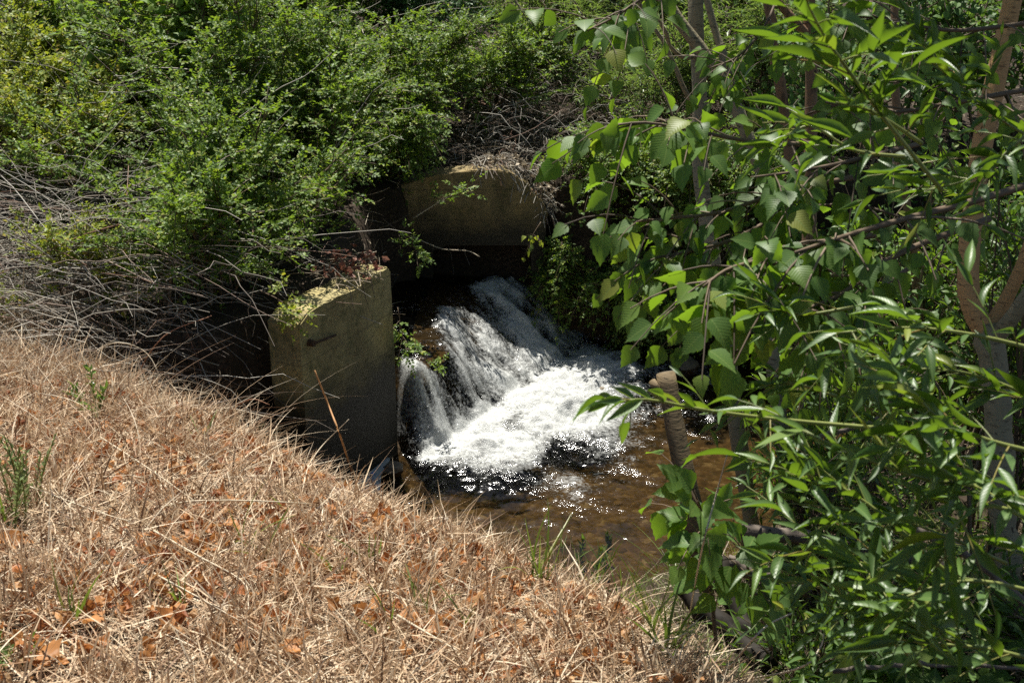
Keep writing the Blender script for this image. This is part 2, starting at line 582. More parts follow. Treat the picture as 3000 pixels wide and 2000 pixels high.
def flat_mat(name, col, rough=.6, spec=.4, nsc=None, amt=.4):
    m, nt, out = newmat(name)
    c = col
    if nsc:
        z = noise(nt, nsc, 4, .6, world_pos(nt))
        c = mix(nt, z, tuple(x * (1 - amt) for x in col), tuple(min(1, x * (1 + amt)) for x in col))
    nt.links.new(principled(nt, c, rough, spec).outputs[0], out.inputs[0])
    return m


GREEN = [(0, (.020, .060, .014)), (.45, (.040, .115, .022)), (.8, (.075, .165, .028)), (1, (.13, .20, .03))]
M = {}
M['rose'] = leaf_mat('rose_leaf', [(0, (.026, .066, .010)), (.45, (.075, .150, .018)), (.8, (.130, .215, .024)), (1, (.24, .27, .03))], .40, (.30, .46, .03), .5, .25)
M['rose_pale'] = leaf_mat('rose_pale_leaf', [(0, (.08, .14, .015)), (.5, (.16, .22, .02)), (.9, (.25, .28, .025)), (1, (.34, .22, .04))], .4, (.38, .45, .03), .5, .25)
M['blue'] = leaf_mat('blue_green_leaf', [(0, (.018, .055, .022)), (.5, (.035, .09, .036)), (1, (.06, .13, .05))], .28, (.15, .35, .06), .5, .3)
M['maple'] = leaf_mat('maple_leaf', [(0, (.06, .14, .012)), (.6, (.115, .22, .02)), (.93, (.14, .23, .025)), (1, (.32, .14, .03))], .42, (.32, .48, .03), .55, .2)
M['willow_far'] = leaf_mat('far_willow_leaf', [(0, (.05, .11, .03)), (.6, (.10, .19, .045)), (1, (.20, .27, .08))], .38, (.32, .45, .06))
M['willow'] = leaf_mat('willow_leaf', [(0, (.020, .070, .010)), (.6, (.042, .118, .016)), (.9, (.085, .18, .02)), (1, (.24, .27, .03))], .33, (.30, .48, .02), .40, .4, True)
M['birch'] = leaf_mat('birch_leaf', [(0, (.024, .080, .010)), (.6, (.055, .150, .016)), (.92, (.10, .21, .02)), (1, (.22, .25, .03))], .46, (.32, .52, .02), .45, .25, True)
M['crown'] = leaf_mat('crown_leaf', GREEN, .34, (.25, .42, .04), .55, .2)
M['pale_weed'] = leaf_mat('pale_weed_leaf', [(0, (.10, .15, .06)), (1, (.20, .26, .12))], .3, (.3, .4, .12), .5, .2)
M['herb'] = leaf_mat('herb_leaf', [(0, (.04, .10, .02)), (1, (.10, .20, .035))], .35, (.3, .45, .05))
M['grass'] = leaf_mat('green_grass', [(0, (.05, .11, .015)), (.7, (.11, .19, .025)), (1, (.24, .24, .05))], .3, (.3, .42, .05))
M['straw'] = island_mat('straw', [(0, (.10, .055, .03)), (.15, (.26, .145, .075)), (.4, (.45, .305, .18)), (.75, (.60, .46, .30)), (1, (.72, .62, .46))], .6, .3, .18)
M['straw_grey'] = island_mat('grey_straw', [(0, (.14, .105, .07)), (.5, (.36, .29, .20)), (1, (.55, .47, .35))], .6, .3, .15)
M['dry_leaf'] = island_mat('dry_leaf', [(0, (.28, .075, .02)), (.35, (.52, .18, .04)), (.7, (.66, .31, .09)), (1, (.72, .50, .28))], .55, .35, .35, 30)
M['stick'] = island_mat('dead_stick', [(0, (.10, .075, .06)), (.35, (.26, .235, .19)), (.8, (.44, .41, .345)), (1, (.20, .10, .06))], .7, .3)
M['twig'] = island_mat('live_twig', [(0, (.05, .035, .02)), (.6, (.13, .09, .055)), (1, (.22, .17, .12))], .7, .3)
M['green_twig'] = island_mat('green_twig', [(0, (.10, .14, .03)), (.7, (.19, .21, .05)), (1, (.26, .15, .04))], .5, .4)
M['bark_grey'] = bark_mat('grey_bark', (.19, .165, .10), (.33, .285, .185), (.07, .055, .035))
M['bark_red'] = bark_mat('red_bark', (.17, .10, .055), (.30, .19, .11), (.06, .04, .025), False)
M['bark_brown'] = bark_mat('brown_bark', (.44, .25, .105), (.60, .37, .175), (.16, .09, .045))
M['bark_stump'] = bark_mat('stump_bark', (.12, .085, .045), (.20, .15, .085), (.045, .035, .02))
M['deadwood'] = bark_mat('dead_wood', (.09, .07, .055), (.20, .165, .13), (.03, .024, .018), False, True)
M['shadewood'] = bark_mat('shaded_dead_wood', (.012, .010, .007), (.026, .020, .013), (.006, .005, .004), False)  # dead wood turned near-black, shade on the limbs put into its colour
M['cutwood'] = flat_mat('sawn_wood', (.42, .35, .25), .8, .2, 40)
M['wall'] = concrete_mat('wall_concrete', (.37, .315, .145), (.016, .014, .008), .0, .66)
M['head'] = concrete_mat('headwall_concrete', (.27, .205, .095), (.022, .018, .009), .0, .90)  # headwall face is darker below a ragged line
M['slab'] = flat_mat('pale_concrete', (.42, .45, .43), .5, .4, 12, .25)
M['ground'] = ground_mat()
M['pool'] = water_mat('stream_water', (.66, .60, .46), .11, 22, .9)
M['drop'] = flat_mat('droplet', (.85, .88, .9), .15, .8)
M['rust'] = flat_mat('rusty_iron', (.06, .035, .02), .8, .3, 60)
M['stone'] = flat_mat('stone', (.16, .13, .09), .7, .3, 20, .5)
M['white'] = flat_mat('white_stone', (.62, .60, .55), .5, .4, 30, .25)

# clear plastic
m, nt, out = newmat('clear_plastic')
g_ = nt.nodes.new('ShaderNodeBsdfGlass'); g_.inputs['Roughness'].default_value = .05; g_.inputs['IOR'].default_value = 1.2
p_ = principled(nt, (.8, .85, .9), .15, .8)
nt.links.new(mixsh(nt, .35, g_.outputs[0], p_.outputs[0]), out.inputs[0]); M['plastic'] = m
M['cap'] = flat_mat('blue_cap', (.10, .22, .5), .4, .5)

# ------------------------------------------------------------------ ground sheet
def axis(a, b, step, lo, hi):
    fine = np.arange(a, b + step / 2, step)
    k = np.array([.3, .8, 1.6, 3, 6, 12, 25, 50, 100, 200])
    l = a - k[::-1]; h = b + k
    return np.concatenate([l[l > lo], fine, h[h < hi]])


gx = axis(-4.5, 4.5, .045, -160, 160); gy = axis(.8, 13, .045, -120, 180)
X, Y = np.meshgrid(gx, gy)
Z = ground_z(X, Y); pdw = poly_sd(X, Y)
wet = sstep(.05, -.02, pdw)
nx, ny = len(gx), len(gy)
ii = np.arange(nx * ny).reshape(ny, nx)
mb = MB(); mb.add(np.stack([X, Y, Z], -1).reshape(-1, 3),
                  np.stack([ii[:-1, :-1], ii[:-1, 1:], ii[1:, 1:], ii[1:, :-1]], -1).reshape(-1, 4), None, wet)
tag(mb.build('ground', M['ground'], None, True, 'wet'), kind='structure')

# ------------------------------------------------------------------ water
def foam_amount(x, y):
    s, t = st(x, y)
    e = .20 * (fbm(x * 3.2, y * 3.2, 21, 3) - .5) * 2
    w = .86 * np.sin(np.clip((t + .25) / 2.35, 0, 1) * PI) ** .5
    a = sstep(1.35, .45, (s + e * 1.1) / np.maximum(w, .05)) * sstep(-.25, 0, t) * sstep(2.2, 1.6, t)
    a = np.where(s < 0, sstep(-.12, 0, s) * sstep(-.25, 0, t) * sstep(2.2, 1.6, t), a)
    far = .38 * sstep(1.9, .6, s + 2 * e) * sstep(-.7, .2, t) * sstep(3.0, 1.6, t)
    return np.clip(np.maximum(a * (.92 + 1.5 * (fbm(x * 4, y * 4, 31, 4) - .45)), far * fbm(x * 6, y * 6, 33, 3) * 1.9), 0, 1.2)


wx = axis(-1.3, 2.3, .012, -3, 60); wy = axis(4.6, 8.12, .012, 2, 14)
X, Y = np.meshgrid(wx, wy)
S_, T_ = st(X, Y)
fp_ = foam_amount(X, Y)
calm = sstep(.34, .10, np.hypot((X + .95) * .8, Y - 5.75))
zp = .014 * (fbm(X * 8, Y * 8, 41, 3) - .5) * (1 + 1.5 * np.exp(-np.clip(S_, 0, 9))) + .006 * (fbm(X * 24, Y * 24, 42, 2) - .5) \
    + fp_ * (.05 + .17 * (fbm(X * 5.5, Y * 5.5, 43, 4) - .42) + .03 * (fbm(X * 26, Y * 26, 44, 2) - .5)) * sstep(-.25, .25, S_)
zp *= 1 - .85 * calm
fp_ = fp_ * (1 - calm)
cz = cascade_z(X, Y)
on = sstep(.004, .05, cz)
w_ = .28 + .48 * sstep(.35, 1.25, T_)
wq = .16 * (fbm(X * 5, Y * 5, 59, 3) - .5)
lump = fbm(X * 7, Y * 7, 58, 4)
steep = sstep(-w_ - .16, -w_ + .12, S_ + .30 * (fbm(T_ * 5, S_ * 4, 52, 3) - .5)) * sstep(-.2, .0, T_ + .3 * S_)
streak = fbm(T_ * 15 + .6 * S_ + 14 * wq, S_ * 7 + 6 * wq, 51, 5)
rill = fbm(T_ * 6 + 6 * wq, S_ * 3.5, 53, 3)
right = sstep(.45, 1.2, T_)
fc_ = steep * (.52 + .08 * right + .75 * (streak - .46) + .75 * (lump - .5) + .45 * (rill - .5))
fc_ = np.maximum(fc_, .26 * sstep(-1.7, -.7, S_) * fbm(X * 11, Y * 11, 55, 3) * 1.3)
foot = sstep(-.20, .0, S_ + .30 * (lump - .5)) * sstep(-.12, .1, T_) * sstep(2.2, 1.7, T_) * (.55 + .8 * lump)
zc = cz + .012 * on + on * (.05 * steep * (streak - .45) + .09 * steep * (lump - .5) + .028 * (fbm(X * 14, Y * 14, 57, 3) - .5))
k_ = .03
Z = np.log(np.exp(zp / k_) + np.exp((zc - .02 * (1 - on)) / k_)) * k_ - .012 * (1 - on)
fo = np.clip(np.maximum(fp_ * (1 - .8 * on) + fc_ * on, foot * np.maximum(on, sstep(.3, .05, S_))), 0, 1.15)
nx, ny = len(wx), len(wy); ii = np.arange(nx * ny).reshape(ny, nx)
q = np.stack([ii[:-1, :-1], ii[:-1, 1:], ii[1:, 1:], ii[1:, :-1]], -1).reshape(-1, 4)
inside = (poly_sd(X, Y) < .22).ravel()
q = q[inside[q].all(1)]
mb = MB(); mb.add(np.stack([X, Y, Z], -1).reshape(-1, 3), q, None, fo)
tag(mb.build('stream_water', M['pool'], None, True, 'foam'), kind='structure')

# droplets and bubbles thrown up where the fall meets the pool
def octa(mb, P, r):
    V = np.array([(1, 0, 0), (0, 1, 0), (-1, 0, 0), (0, -1, 0), (0, 0, 1), (0, 0, -1)], float)
    Fc = np.array([(0, 1, 4), (1, 2, 4), (2, 3, 4), (3, 0, 4), (1, 0, 5), (2, 1, 5), (3, 2, 5), (0, 3, 5)])
    n = len(P)
    Xv = P[:, None] + V[None] * r[:, None, None] * rng.uniform(.7, 1.3, (n, 1, 3))
    mb.add(Xv.reshape(-1, 3), (Fc[None] + (np.arange(n) * 6)[:, None, None]).reshape(-1, 3))


mb = MB()
n = 900
t = rng.uniform(-.1, 2.0, n); s = np.abs(rng.normal(0, .38, n)) - .12
x = FOOT[0] + s * FN[0] + t * FT[0]; y = FOOT[1] + s * FN[1] + t * FT[1]
z = np.maximum(cascade_z(x, y), 0) + .03 + rng.exponential(.028, n) * np.exp(-np.abs(s) * 2)
octa(mb, np.stack([x, y, z], -1), rng.uniform(.0012, .0032, n))
tag(mb.build('spray', M['drop'], None, True), 'white water drops and bubbles thrown up around the foot of the cascade', None, None, 'stuff')


# ------------------------------------------------------------------ concrete
def prism(mb, outline, depth_vec, div=1):
    """extrude a planar outline (n,3) along depth_vec; triangulated by bmesh"""
    import bmesh
    bm = bmesh.new()
    v0 = [bm.verts.new(tuple(p)) for p in outline]
    v1 = [bm.verts.new(tuple(np.array(p) + np.array(depth_vec))) for p in outline]
    n_ = len(v0)
    bm.faces.new(v0); bm.faces.new(v1[::-1])
    for i in range(n_):
        bm.faces.new([v0[i], v1[i], v1[(i + 1) % n_], v0[(i + 1) % n_]])
    bmesh.ops.bevel(bm, geom=[e for e in bm.edges], offset=.008, segments=2, affect='EDGES')
    bmesh.ops.recalc_face_normals(bm, faces=bm.faces[:])
    bmesh.ops.triangulate(bm, faces=bm.faces[:])
    bm.verts.ensure_lookup_table()
    V = np.array([v.co[:] for v in bm.verts]); Fc = np.array([[v.index for v in f.verts] for f in bm.faces])
    bm.free(); mb.add(V, Fc)


wa = np.array([-1.04, 5.42, 0]); wb = np.array([-.67, 6.18, 0])
wd = nrm(wb - wa); wn = np.array([-wd[1], wd[0], 0])        # away from the stream
root = thing('wing_wall', (*(wa[:2] + wd[:2] * .4), 0), 'stained grey concrete wing wall standing beside the cascade, red dead leaves on top', 'wall')
mb = MB()
top = 1.16
ol = [wa + [0, 0, -.4], wb + wd * .02 + [0, 0, -.4], wb + wd * .018 + [0, 0, .3], wb + wd * .024 + [0, 0, .62], wb + wd * .017 + [0, 0, .9], wb + wd * .02 + [0, 0, top - .045],
      wb - wd * .015 + [0, 0, top - .012]]
for q in np.arange(.06, .80, .05):
    ol.append(wb - wd * q + [0, 0, top - .02 - .018 * float(vnoise(q * 14, .3, 5)) - .035 * math.exp(-((q - .33) / .035) ** 2)])
ol += [wa + [0, 0, top - .07], wa + wd * .004 + [0, 0, .8]]
prism(mb, ol, wn * .19)
mb.build('wall_slab', M['wall'], root)
# rust rod with washer plate on the stream face
face = lambda u, v: (lambda r: EYE + r * (((wa - EYE) @ wn) / (r @ wn)))(ray(u, v))
a, b = face(905, 1003), face(978, 980)
mb = MB(); tubes(mb, np.array([a - wn * .03, (a + b) / 2 - wn * .022, b - wn * .012]), np.full(3, .0065), 8)
rod = mb.build('anchor_rod', M['rust'], root, True)
mb = MB(); tubes(mb, np.array([a + wn * .01, a - wn * .034]), np.array([.019, .017]), 10)
mb.build('washer', M['rust'], rod)
# thin board joints / cracks as real grooves are too fine: a hanging root instead
mb = MB()
for pts in (((838, 660), (842, 690), (836, 705)),):
    pass

root = thing('concrete_headwall', (-.2, 8.0, .2), 'stained concrete headwall with a rounded shoulder above the dark culvert mouth', 'wall')
arc = [(-.13 + (.36 + .022 * math.sin(7 * a) + .012 * math.sin(17 * a)) * math.cos(a), .92 + (.34 + .02 * math.sin(5 * a + 1)) * math.sin(a)) for a in np.linspace(0, PI / 2, 16)]
ol2 = [(-.95, .1), (-.56, .1), (-.56, .66), (-.45, .70), (.10, .70), (.14, .66), (.14, .1), (.23, .1)] + arc + [(-.24, 1.278), (-.38, 1.262), (-.55, 1.235), (-.75, 1.18), (-.95, 1.08)]
mb = MB(); prism(mb, [np.array([p[0], 8.0, p[1]]) for p in [(a_, b_ - .05 if b_ > .8 else b_) for a_, b_ in ol2]], (0, .20, 0))
mb.build('head_slab', M['head'], root)

# pale flat footing by the wall foot
fp = [(995, 1405), (1030, 1372), (1075, 1345), (1138, 1318), (1142, 1340), (1135, 1362), (1112, 1385), (1116, 1412), (1105, 1440), (1062, 1470), (1010, 1450)]
mb = MB(); prism(mb, [atz(u, v, .022) for u, v in fp][::-1], (0, 0, -.12))
tag(mb.build('concrete_footing', M['slab']), 'pale grey smooth footing lying flush with the water below the wing wall', 'slab')

exec('pass')
# ------------------------------------------------------------------ shrubs
def shrub(name, label, cat, x, y, h, R, nst, ntw, tl, kind, mat, group=None, lean=(0, 0), spacing=.03, scale=1.0, far=False,
          tmin=.25, droop=.15, flat=.45, stem_r=.010, twigmat='twig', hmin=.5, zoff=0):
    z0 = gz(x, y) + zoff
    ntw = int(ntw * (1.3 if y > 6.3 else 1.15)); flat = min(flat, .3) if kind == 'rose' and flat < .5 else flat; h = h * (1.22 if kind == 'rose' and y > 6.3 and flat < .5 else 1.0); 
    root = thing(name, (x, y, z0), label, cat, group)
    b = np.array([x, y, z0 - .05]) + rng.normal(0, 1, (nst, 3)) * np.array([R * .22, R * .22, 0])
    th = rng.uniform(0, 2 * PI, nst); r = R * np.sqrt(rng.random(nst))
    tip = np.stack([x + lean[0] + r * np.cos(th), y + lean[1] + r * np.sin(th), z0 + h * (hmin + (1 - hmin) * rng.random(nst)) * (1 - flat * (r / R) ** 2)], -1)
    mid = b * .5 + tip * .5; mid[:, 2] += .22 * h; mid[:, :2] = b[:, :2] * .6 + tip[:, :2] * .4
    SPts = bez(b, mid, tip, 8)
    SPts[:, 1:-1] += rng.normal(0, .012, SPts[:, 1:-1].shape)
    rr = stem_r * rng.uniform(.6, 1.2, (nst, 1)) * np.linspace(1, .3, 8)[None]
    ms = MB(); tubes(ms, SPts, rr, 5, False)
    si = np.floor(nst * rng.random(ntw) ** 1.5).astype(int); t = tmin + (1 - tmin) * rng.random(ntw) ** .8
    k = np.clip((t * 7).astype(int), 0, 6); g = (t * 7 - k)[:, None]
    P0 = SPts[si, k] * (1 - g) + SPts[si, k + 1] * g
    T = nrm(SPts[si, k + 1] - SPts[si, k])
    outw = P0 - np.array([x + lean[0] * .5, y + lean[1] * .5, z0 + h * .3]); outw = nrm(outw)
    d = nrm(T * .45 + outw * .5 + jit(ntw, .55) + np.array([[0, 0, .25]]))
    l = tl * rng.uniform(.5, 1.25, ntw)[:, None]
    TP = bez(P0, P0 + d * l * .5 + np.array([[0, 0, .08]]) * l, P0 + d * l - np.array([[0, 0, droop]]) * l, 5)
    tubes(ms, TP, .0032 * np.linspace(1, .4, 5)[None] * np.ones((ntw, 1)), 3, False)
    ms.build('stems', M[twigmat], root, True)
    ml = MB(); twig_leaves(ml, kind, TP, spacing, scale, .1, far)
    ml.build('foliage', M[mat], root)
    return root


# left bank, around and behind the wing wall
WR = 'wild rose shrubs massed on the left bank'
shrub('rose_shrub', 'dark green rose shrub spilling over the top of the wing wall', 'shrub', -1.52, 6.55, .78, .62, 26, 520, .26, 'rose', 'rose', WR, (.12, -.15))
shrub('rose_shrub', 'small leaved rose shrub filling the gap between the wing wall and the headwall', 'shrub', -1.32, 7.4, 1.0, .45, 24, 460, .28, 'rose', 'rose', WR, (.12, -.1))
shrub('rose_shrub', 'tall mid green rose shrub rising behind the wing wall', 'shrub', -1.75, 7.75, 1.25, .8, 30, 760, .30, 'rose', 'rose', WR, (0, -.15))
shrub('rose_shrub', 'rose shrub hanging low over the left end of the wing wall', 'shrub', -1.62, 5.95, .8, .42, 18, 300, .24, 'rose', 'rose', WR, (.05, -.2))
shrub('rose_shrub', 'rose shrub directly above the left shoulder of the headwall', 'shrub', -.95, 8.9, .75, .6, 24, 600, .28, 'rose', 'rose', WR, (.1, -.2))
shrub('rose_shrub', 'broad rose shrub with red stems behind the maple saplings', 'shrub', -2.6, 8.8, 1.2, .9, 28, 760, .30, 'rose', 'rose', WR)
shrub('rose_shrub', 'dark rose shrub at the top edge left of the bright willow', 'shrub', -.75, 10.2, 1.0, .7, 26, 560, .30, 'rose', 'blue', WR)
shrub('rose_shrub', 'rose shrub furthest up the slope behind the maple saplings', 'shrub', -2.1, 10.6, 1.3, 1.0, 28, 700, .32, 'rose', 'rose', WR)
shrub('rose_shrub', 'sparse rose shrub half buried among the grey sticks', 'shrub', -2.35, 6.75, .75, .55, 18, 130, .26, 'rose', 'rose', WR)
shrub('rose_shrub', 'low rose shrub in front of the blue green shrub', 'shrub', -3.0, 8.7, .8, .6, 20, 300, .26, 'rose', 'rose', WR)
YG = 'yellow green shrubs on the far left'
shrub('currant_bush', 'yellow green bush at the upper left edge above the sticks', 'bush', -3.45, 8.1, .85, .7, 26, 420, .24, 'rose', 'rose_pale', YG, scale=1.3)
shrub('currant_bush', 'yellow green bush sprouting through the middle of the grey sticks', 'bush', -2.75, 7.05, .8, .5, 20, 200, .22, 'rose', 'rose_pale', YG, scale=1.25)
shrub('currant_bush', 'low yellow green bush at the left edge below the blue green shrub', 'bush', -3.25, 7.2, .8, .5, 20, 200, .22, 'rose', 'rose_pale', YG, scale=1.25)
shrub('currant_bush', 'small yellow green bush on the near rim of the stick tangle', 'bush', -2.2, 5.7, .55, .36, 12, 110, .18, 'rose', 'rose_pale', YG)
shrub('currant_bush', 'tiny yellow green bush at the left edge beside the dry grass', 'bush', -2.65, 5.35, .42, .22, 8, 60, .16, 'rose', 'rose_pale', YG)
shrub('currant_bush', 'yellow green bush between the maple stems and the sticks', 'bush', -2.55, 7.8, .8, .5, 20, 230, .22, 'rose', 'rose_pale', YG, scale=1.25)
shrub('snowberry_shrub', 'dense blue green shrub near the upper left corner', 'shrub', -3.35, 9.6, .95, .75, 26, 640, .24, 'rose', 'blue')
shrub('snowberry_shrub', 'blue green shrub in the upper left corner behind the yellow bush', 'shrub', -4.5, 10.2, 1.1, .8, 24, 500, .26, 'rose', 'blue')

# willows and others beyond the headwall
WF = 'light green willows beyond the headwall'
shrub('willow_shrub', 'pale willow shrub with narrow leaves in the sun above the headwall', 'shrub', .25, 10.3, 1.0, .8, 30, 560, .34, 'willow', 'willow_far', WF, spacing=.022, far=True, scale=.9)
shrub('willow_shrub', 'bright willow shrub at the top edge left of the slender grey trunk', 'shrub', 1.2, 10.9, 1.3, .9, 30, 620, .36, 'willow', 'willow_far', WF, spacing=.022, far=True)
shrub('willow_shrub', 'willow shrub low on the far bank just right of the headwall', 'shrub', 1.05, 9.0, .85, .6, 24, 420, .3, 'willow', 'willow_far', WF, spacing=.022, far=True, scale=.85)
shrub('willow_shrub', 'willow shrub on the far bank behind the slender grey trunk', 'shrub', 1.85, 9.3, 1.3, .8, 26, 520, .34, 'willow', 'willow_far', WF, spacing=.024, far=True)
shrub('willow_shrub', 'willow shrub far up the slope behind the pale willow', 'shrub', .6, 12.3, 1.2, 1.1, 26, 500, .4, 'willow', 'willow_far', WF, spacing=.026, far=True)
shrub('bramble', 'dark bramble hanging down the bank right of the culvert mouth', 'bramble', .62, 8.35, .45, .38, 22, 300, .26, 'rose', 'rose', None, (.1, -.25), droop=.6, flat=.9)
shrub('bramble', 'dark bramble trailing to the water behind the cut stem', 'bramble', 1.35, 8.2, .5, .5, 22, 260, .28, 'rose', 'rose', None, (.0, -.3), droop=.6, flat=.9)
shrub('bramble', 'bramble clinging to the steep black bank between the headwall and the cut stem', 'bramble', .85, 8.12, .25, .4, 22, 200, .24, 'rose', 'rose', None, (.0, -.3), droop=.9, flat=1.2, zoff=-.25)
shrub('bramble', 'bramble draping the black bank above the far end of the pool', 'bramble', 1.15, 8.0, .3, .35, 20, 200, .24, 'rose', 'rose', None, (.0, -.25), droop=.9, flat=1.2, zoff=-.2)
shrub('bramble', 'bramble against the right edge of the headwall', 'bramble', .42, 8.05, .3, .2, 18, 140, .2, 'rose', 'rose', None, (.0, -.12), droop=.9, flat=1.2, zoff=-.35)
AB = 'alder shrubs on the far right bank'
shrub('alder_shrub', 'alder shrub with rounded leaves behind the twin red trunks', 'shrub', 2.4, 8.6, 1.5, .8, 24, 420, .36, 'birch', 'crown', AB, spacing=.045, far=True, scale=.9)
shrub('alder_shrub', 'alder shrub on the far bank left of the brown forked trunk', 'shrub', 3.3, 9.0, 1.7, .9, 24, 420, .36, 'birch', 'crown', AB, spacing=.045, far=True)
shrub('alder_shrub', 'alder shrub at the right edge behind the brown forked trunk', 'shrub', 4.3, 8.7, 1.7, .9, 24, 380, .36, 'birch', 'crown', AB, spacing=.045, far=True)
shrub('alder_shrub', 'alder shrub highest on the slope at the upper right', 'shrub', 3.1, 11.3, 1.5, 1.2, 26, 460, .4, 'birch', 'willow_far', AB, spacing=.05, far=True)

shrub('alder_shrub', 'alder shrub behind the slender grey trunk at the top edge', 'shrub', 1.9, 10.4, 1.5, .9, 24, 420, .36, 'birch', 'maple', AB, spacing=.045, far=True, scale=.8)
shrub('alder_shrub', 'low alder shrub on the far bank between the twin trunks and the forked tree', 'shrub', 2.6, 7.9, .9, .6, 22, 320, .32, 'birch', 'crown', AB, spacing=.045, far=True, scale=.8)
shrub('alder_shrub', 'low alder shrub on the far bank seen right of the forked tree', 'shrub', 3.6, 7.9, 1.0, .7, 22, 320, .32, 'birch', 'crown', AB, spacing=.045, far=True, scale=.8)
shrub('rose_shrub', 'dim rose shrub on the slope behind the headwall', 'shrub', -.15, 9.3, .6, .6, 22, 330, .26, 'rose', 'rose', WR, (.0, -.1))
shrub('rose_shrub', 'rose shrub hanging over the left half of the headwall', 'shrub', -.80, 8.2, .5, .32, 20, 260, .22, 'rose', 'rose', WR, (.06, -.10), droop=.5)
shrub('rose_shrub', 'rose shrub at the top edge behind the tall maple sapling', 'shrub', -1.5, 9.6, 1.2, .8, 26, 520, .3, 'rose', 'rose', WR)

# maple saplings
MS = 'maple saplings among the rose shrubs'
def sapling(pts, label, ntw, tl, kind, mat, r0, span, spacing=.07, scale=1.0, name='maple_sapling', grp=MS, far=False):
    P = smooth_line(pts, 12)
    root = thing(name, P[0], label, 'sapling', grp)
    mt = MB(); tubes(mt, P, np.linspace(r0, r0 * .4, 12), 7)
    mt.build('trunk', M['bark_red'] if kind == 'maple' else M['bark_grey'], root, True)
    t = rng.uniform(*span, ntw); k = np.clip((t * 11).astype(int), 0, 10)
    P0 = P[k] + (P[k + 1] - P[k]) * (t * 11 - k)[:, None]
    d = nrm(jit(ntw, .8) * np.array([[1, 1, .4]]) + np.array([[0, -.2, .35]]))
    l = tl * rng.uniform(.5, 1.2, (ntw, 1))
    TP = bez(P0, P0 + d * l * .5 + np.array([[0, 0, .06]]), P0 + d * l, 5)
    mc = MB(); tubes(mc, TP, .004 * np.linspace(1, .4, 5)[None] * np.ones((ntw, 1)), 3, False)
    cr = MB(); twig_leaves(cr, kind, TP, spacing, scale, .25, far)
    mc.build('branches', M['twig'], root, True)
    cr.build('crown', M[mat], root)
    return root


def gp(u, y, dz=0):
    p = aty(u, 500, y); return np.array([p[0], y, gz(p[0], y) + dz])


sapling([gp(360, 8.0), aty(365, 300, 8.0), aty(350, 60, 8.05), aty(360, -250, 8.1)], 'maple sapling with a red brown stem at the upper left', 70, .4, 'maple', 'maple', .018, (.25, .9), .05, .8)
sapling([gp(470, 8.3), aty(480, 300, 8.3), aty(500, 60, 8.3), aty(520, -250, 8.3)], 'maple sapling with a thin reddish stem right of the thicker one', 80, .42, 'maple', 'maple', .014, (.2, .9), .05, .8)
sapling([gp(650, 7.9), aty(650, 330, 7.9), aty(620, 100, 7.9), aty(610, -250, 7.9)], 'tall maple sapling among the roses above the wing wall', 130, .5, 'maple', 'maple', .012, (.12, .9), .05, .8)
sapling([gp(860, 8.6), aty(870, 300, 8.6), aty(850, 100, 8.6), aty(830, -250, 8.6)], 'maple sapling with yellow tinged leaves near the top edge', 110, .5, 'maple', 'maple', .013, (.15, .9), .05, .8)
sapling([gp(1030, 10.5), aty(1025, 120, 10.5), aty(1020, -100, 10.5), aty(1010, -500, 10.5)], 'dark bare lower stem at the top edge between roses and willow', 24, .4, 'maple', 'maple', .03, (.6, 1))
sapling([gp(1095, 10.7), aty(1085, 120, 10.7), aty(1100, -100, 10.7), aty(1130, -500, 10.7)], 'second dark stem at the top edge leaning right', 24, .4, 'maple', 'maple', .022, (.6, 1))

# willow rods leaning left over the far bank
for i, (pts, lab) in enumerate([
        ([(1760, 350, 9.2), (1640, 190, 9.3), (1520, 20, 9.4), (1440, -120, 9.5)], 'long thin willow rod leaning left over the headwall'),
        ([(1790, 360, 9.3), (1700, 180, 9.4), (1590, 10, 9.5), (1530, -120, 9.6)], 'thin willow rod leaning left, second from the headwall'),
        ([(1850, 330, 9.4), (1800, 180, 9.5), (1690, 20, 9.6), (1640, -120, 9.7)], 'willow rod leaning left beside the slender grey trunk')]):
    pp = [aty(*p) for p in pts]
    base = pp[0].copy(); base[0] += .18; base[1] += .05; base[2] = gz(base[0], base[1]) - .05
    sapling([base] + pp, lab, 26, .3, 'willow', 'willow_far', .012, (.3, 1), .03, .9, 'willow_rod', 'leaning willow rods on the far bank', True)

# ------------------------------------------------------------------ trees on the right
def px(pts):
    return [atd(*p) for p in pts]


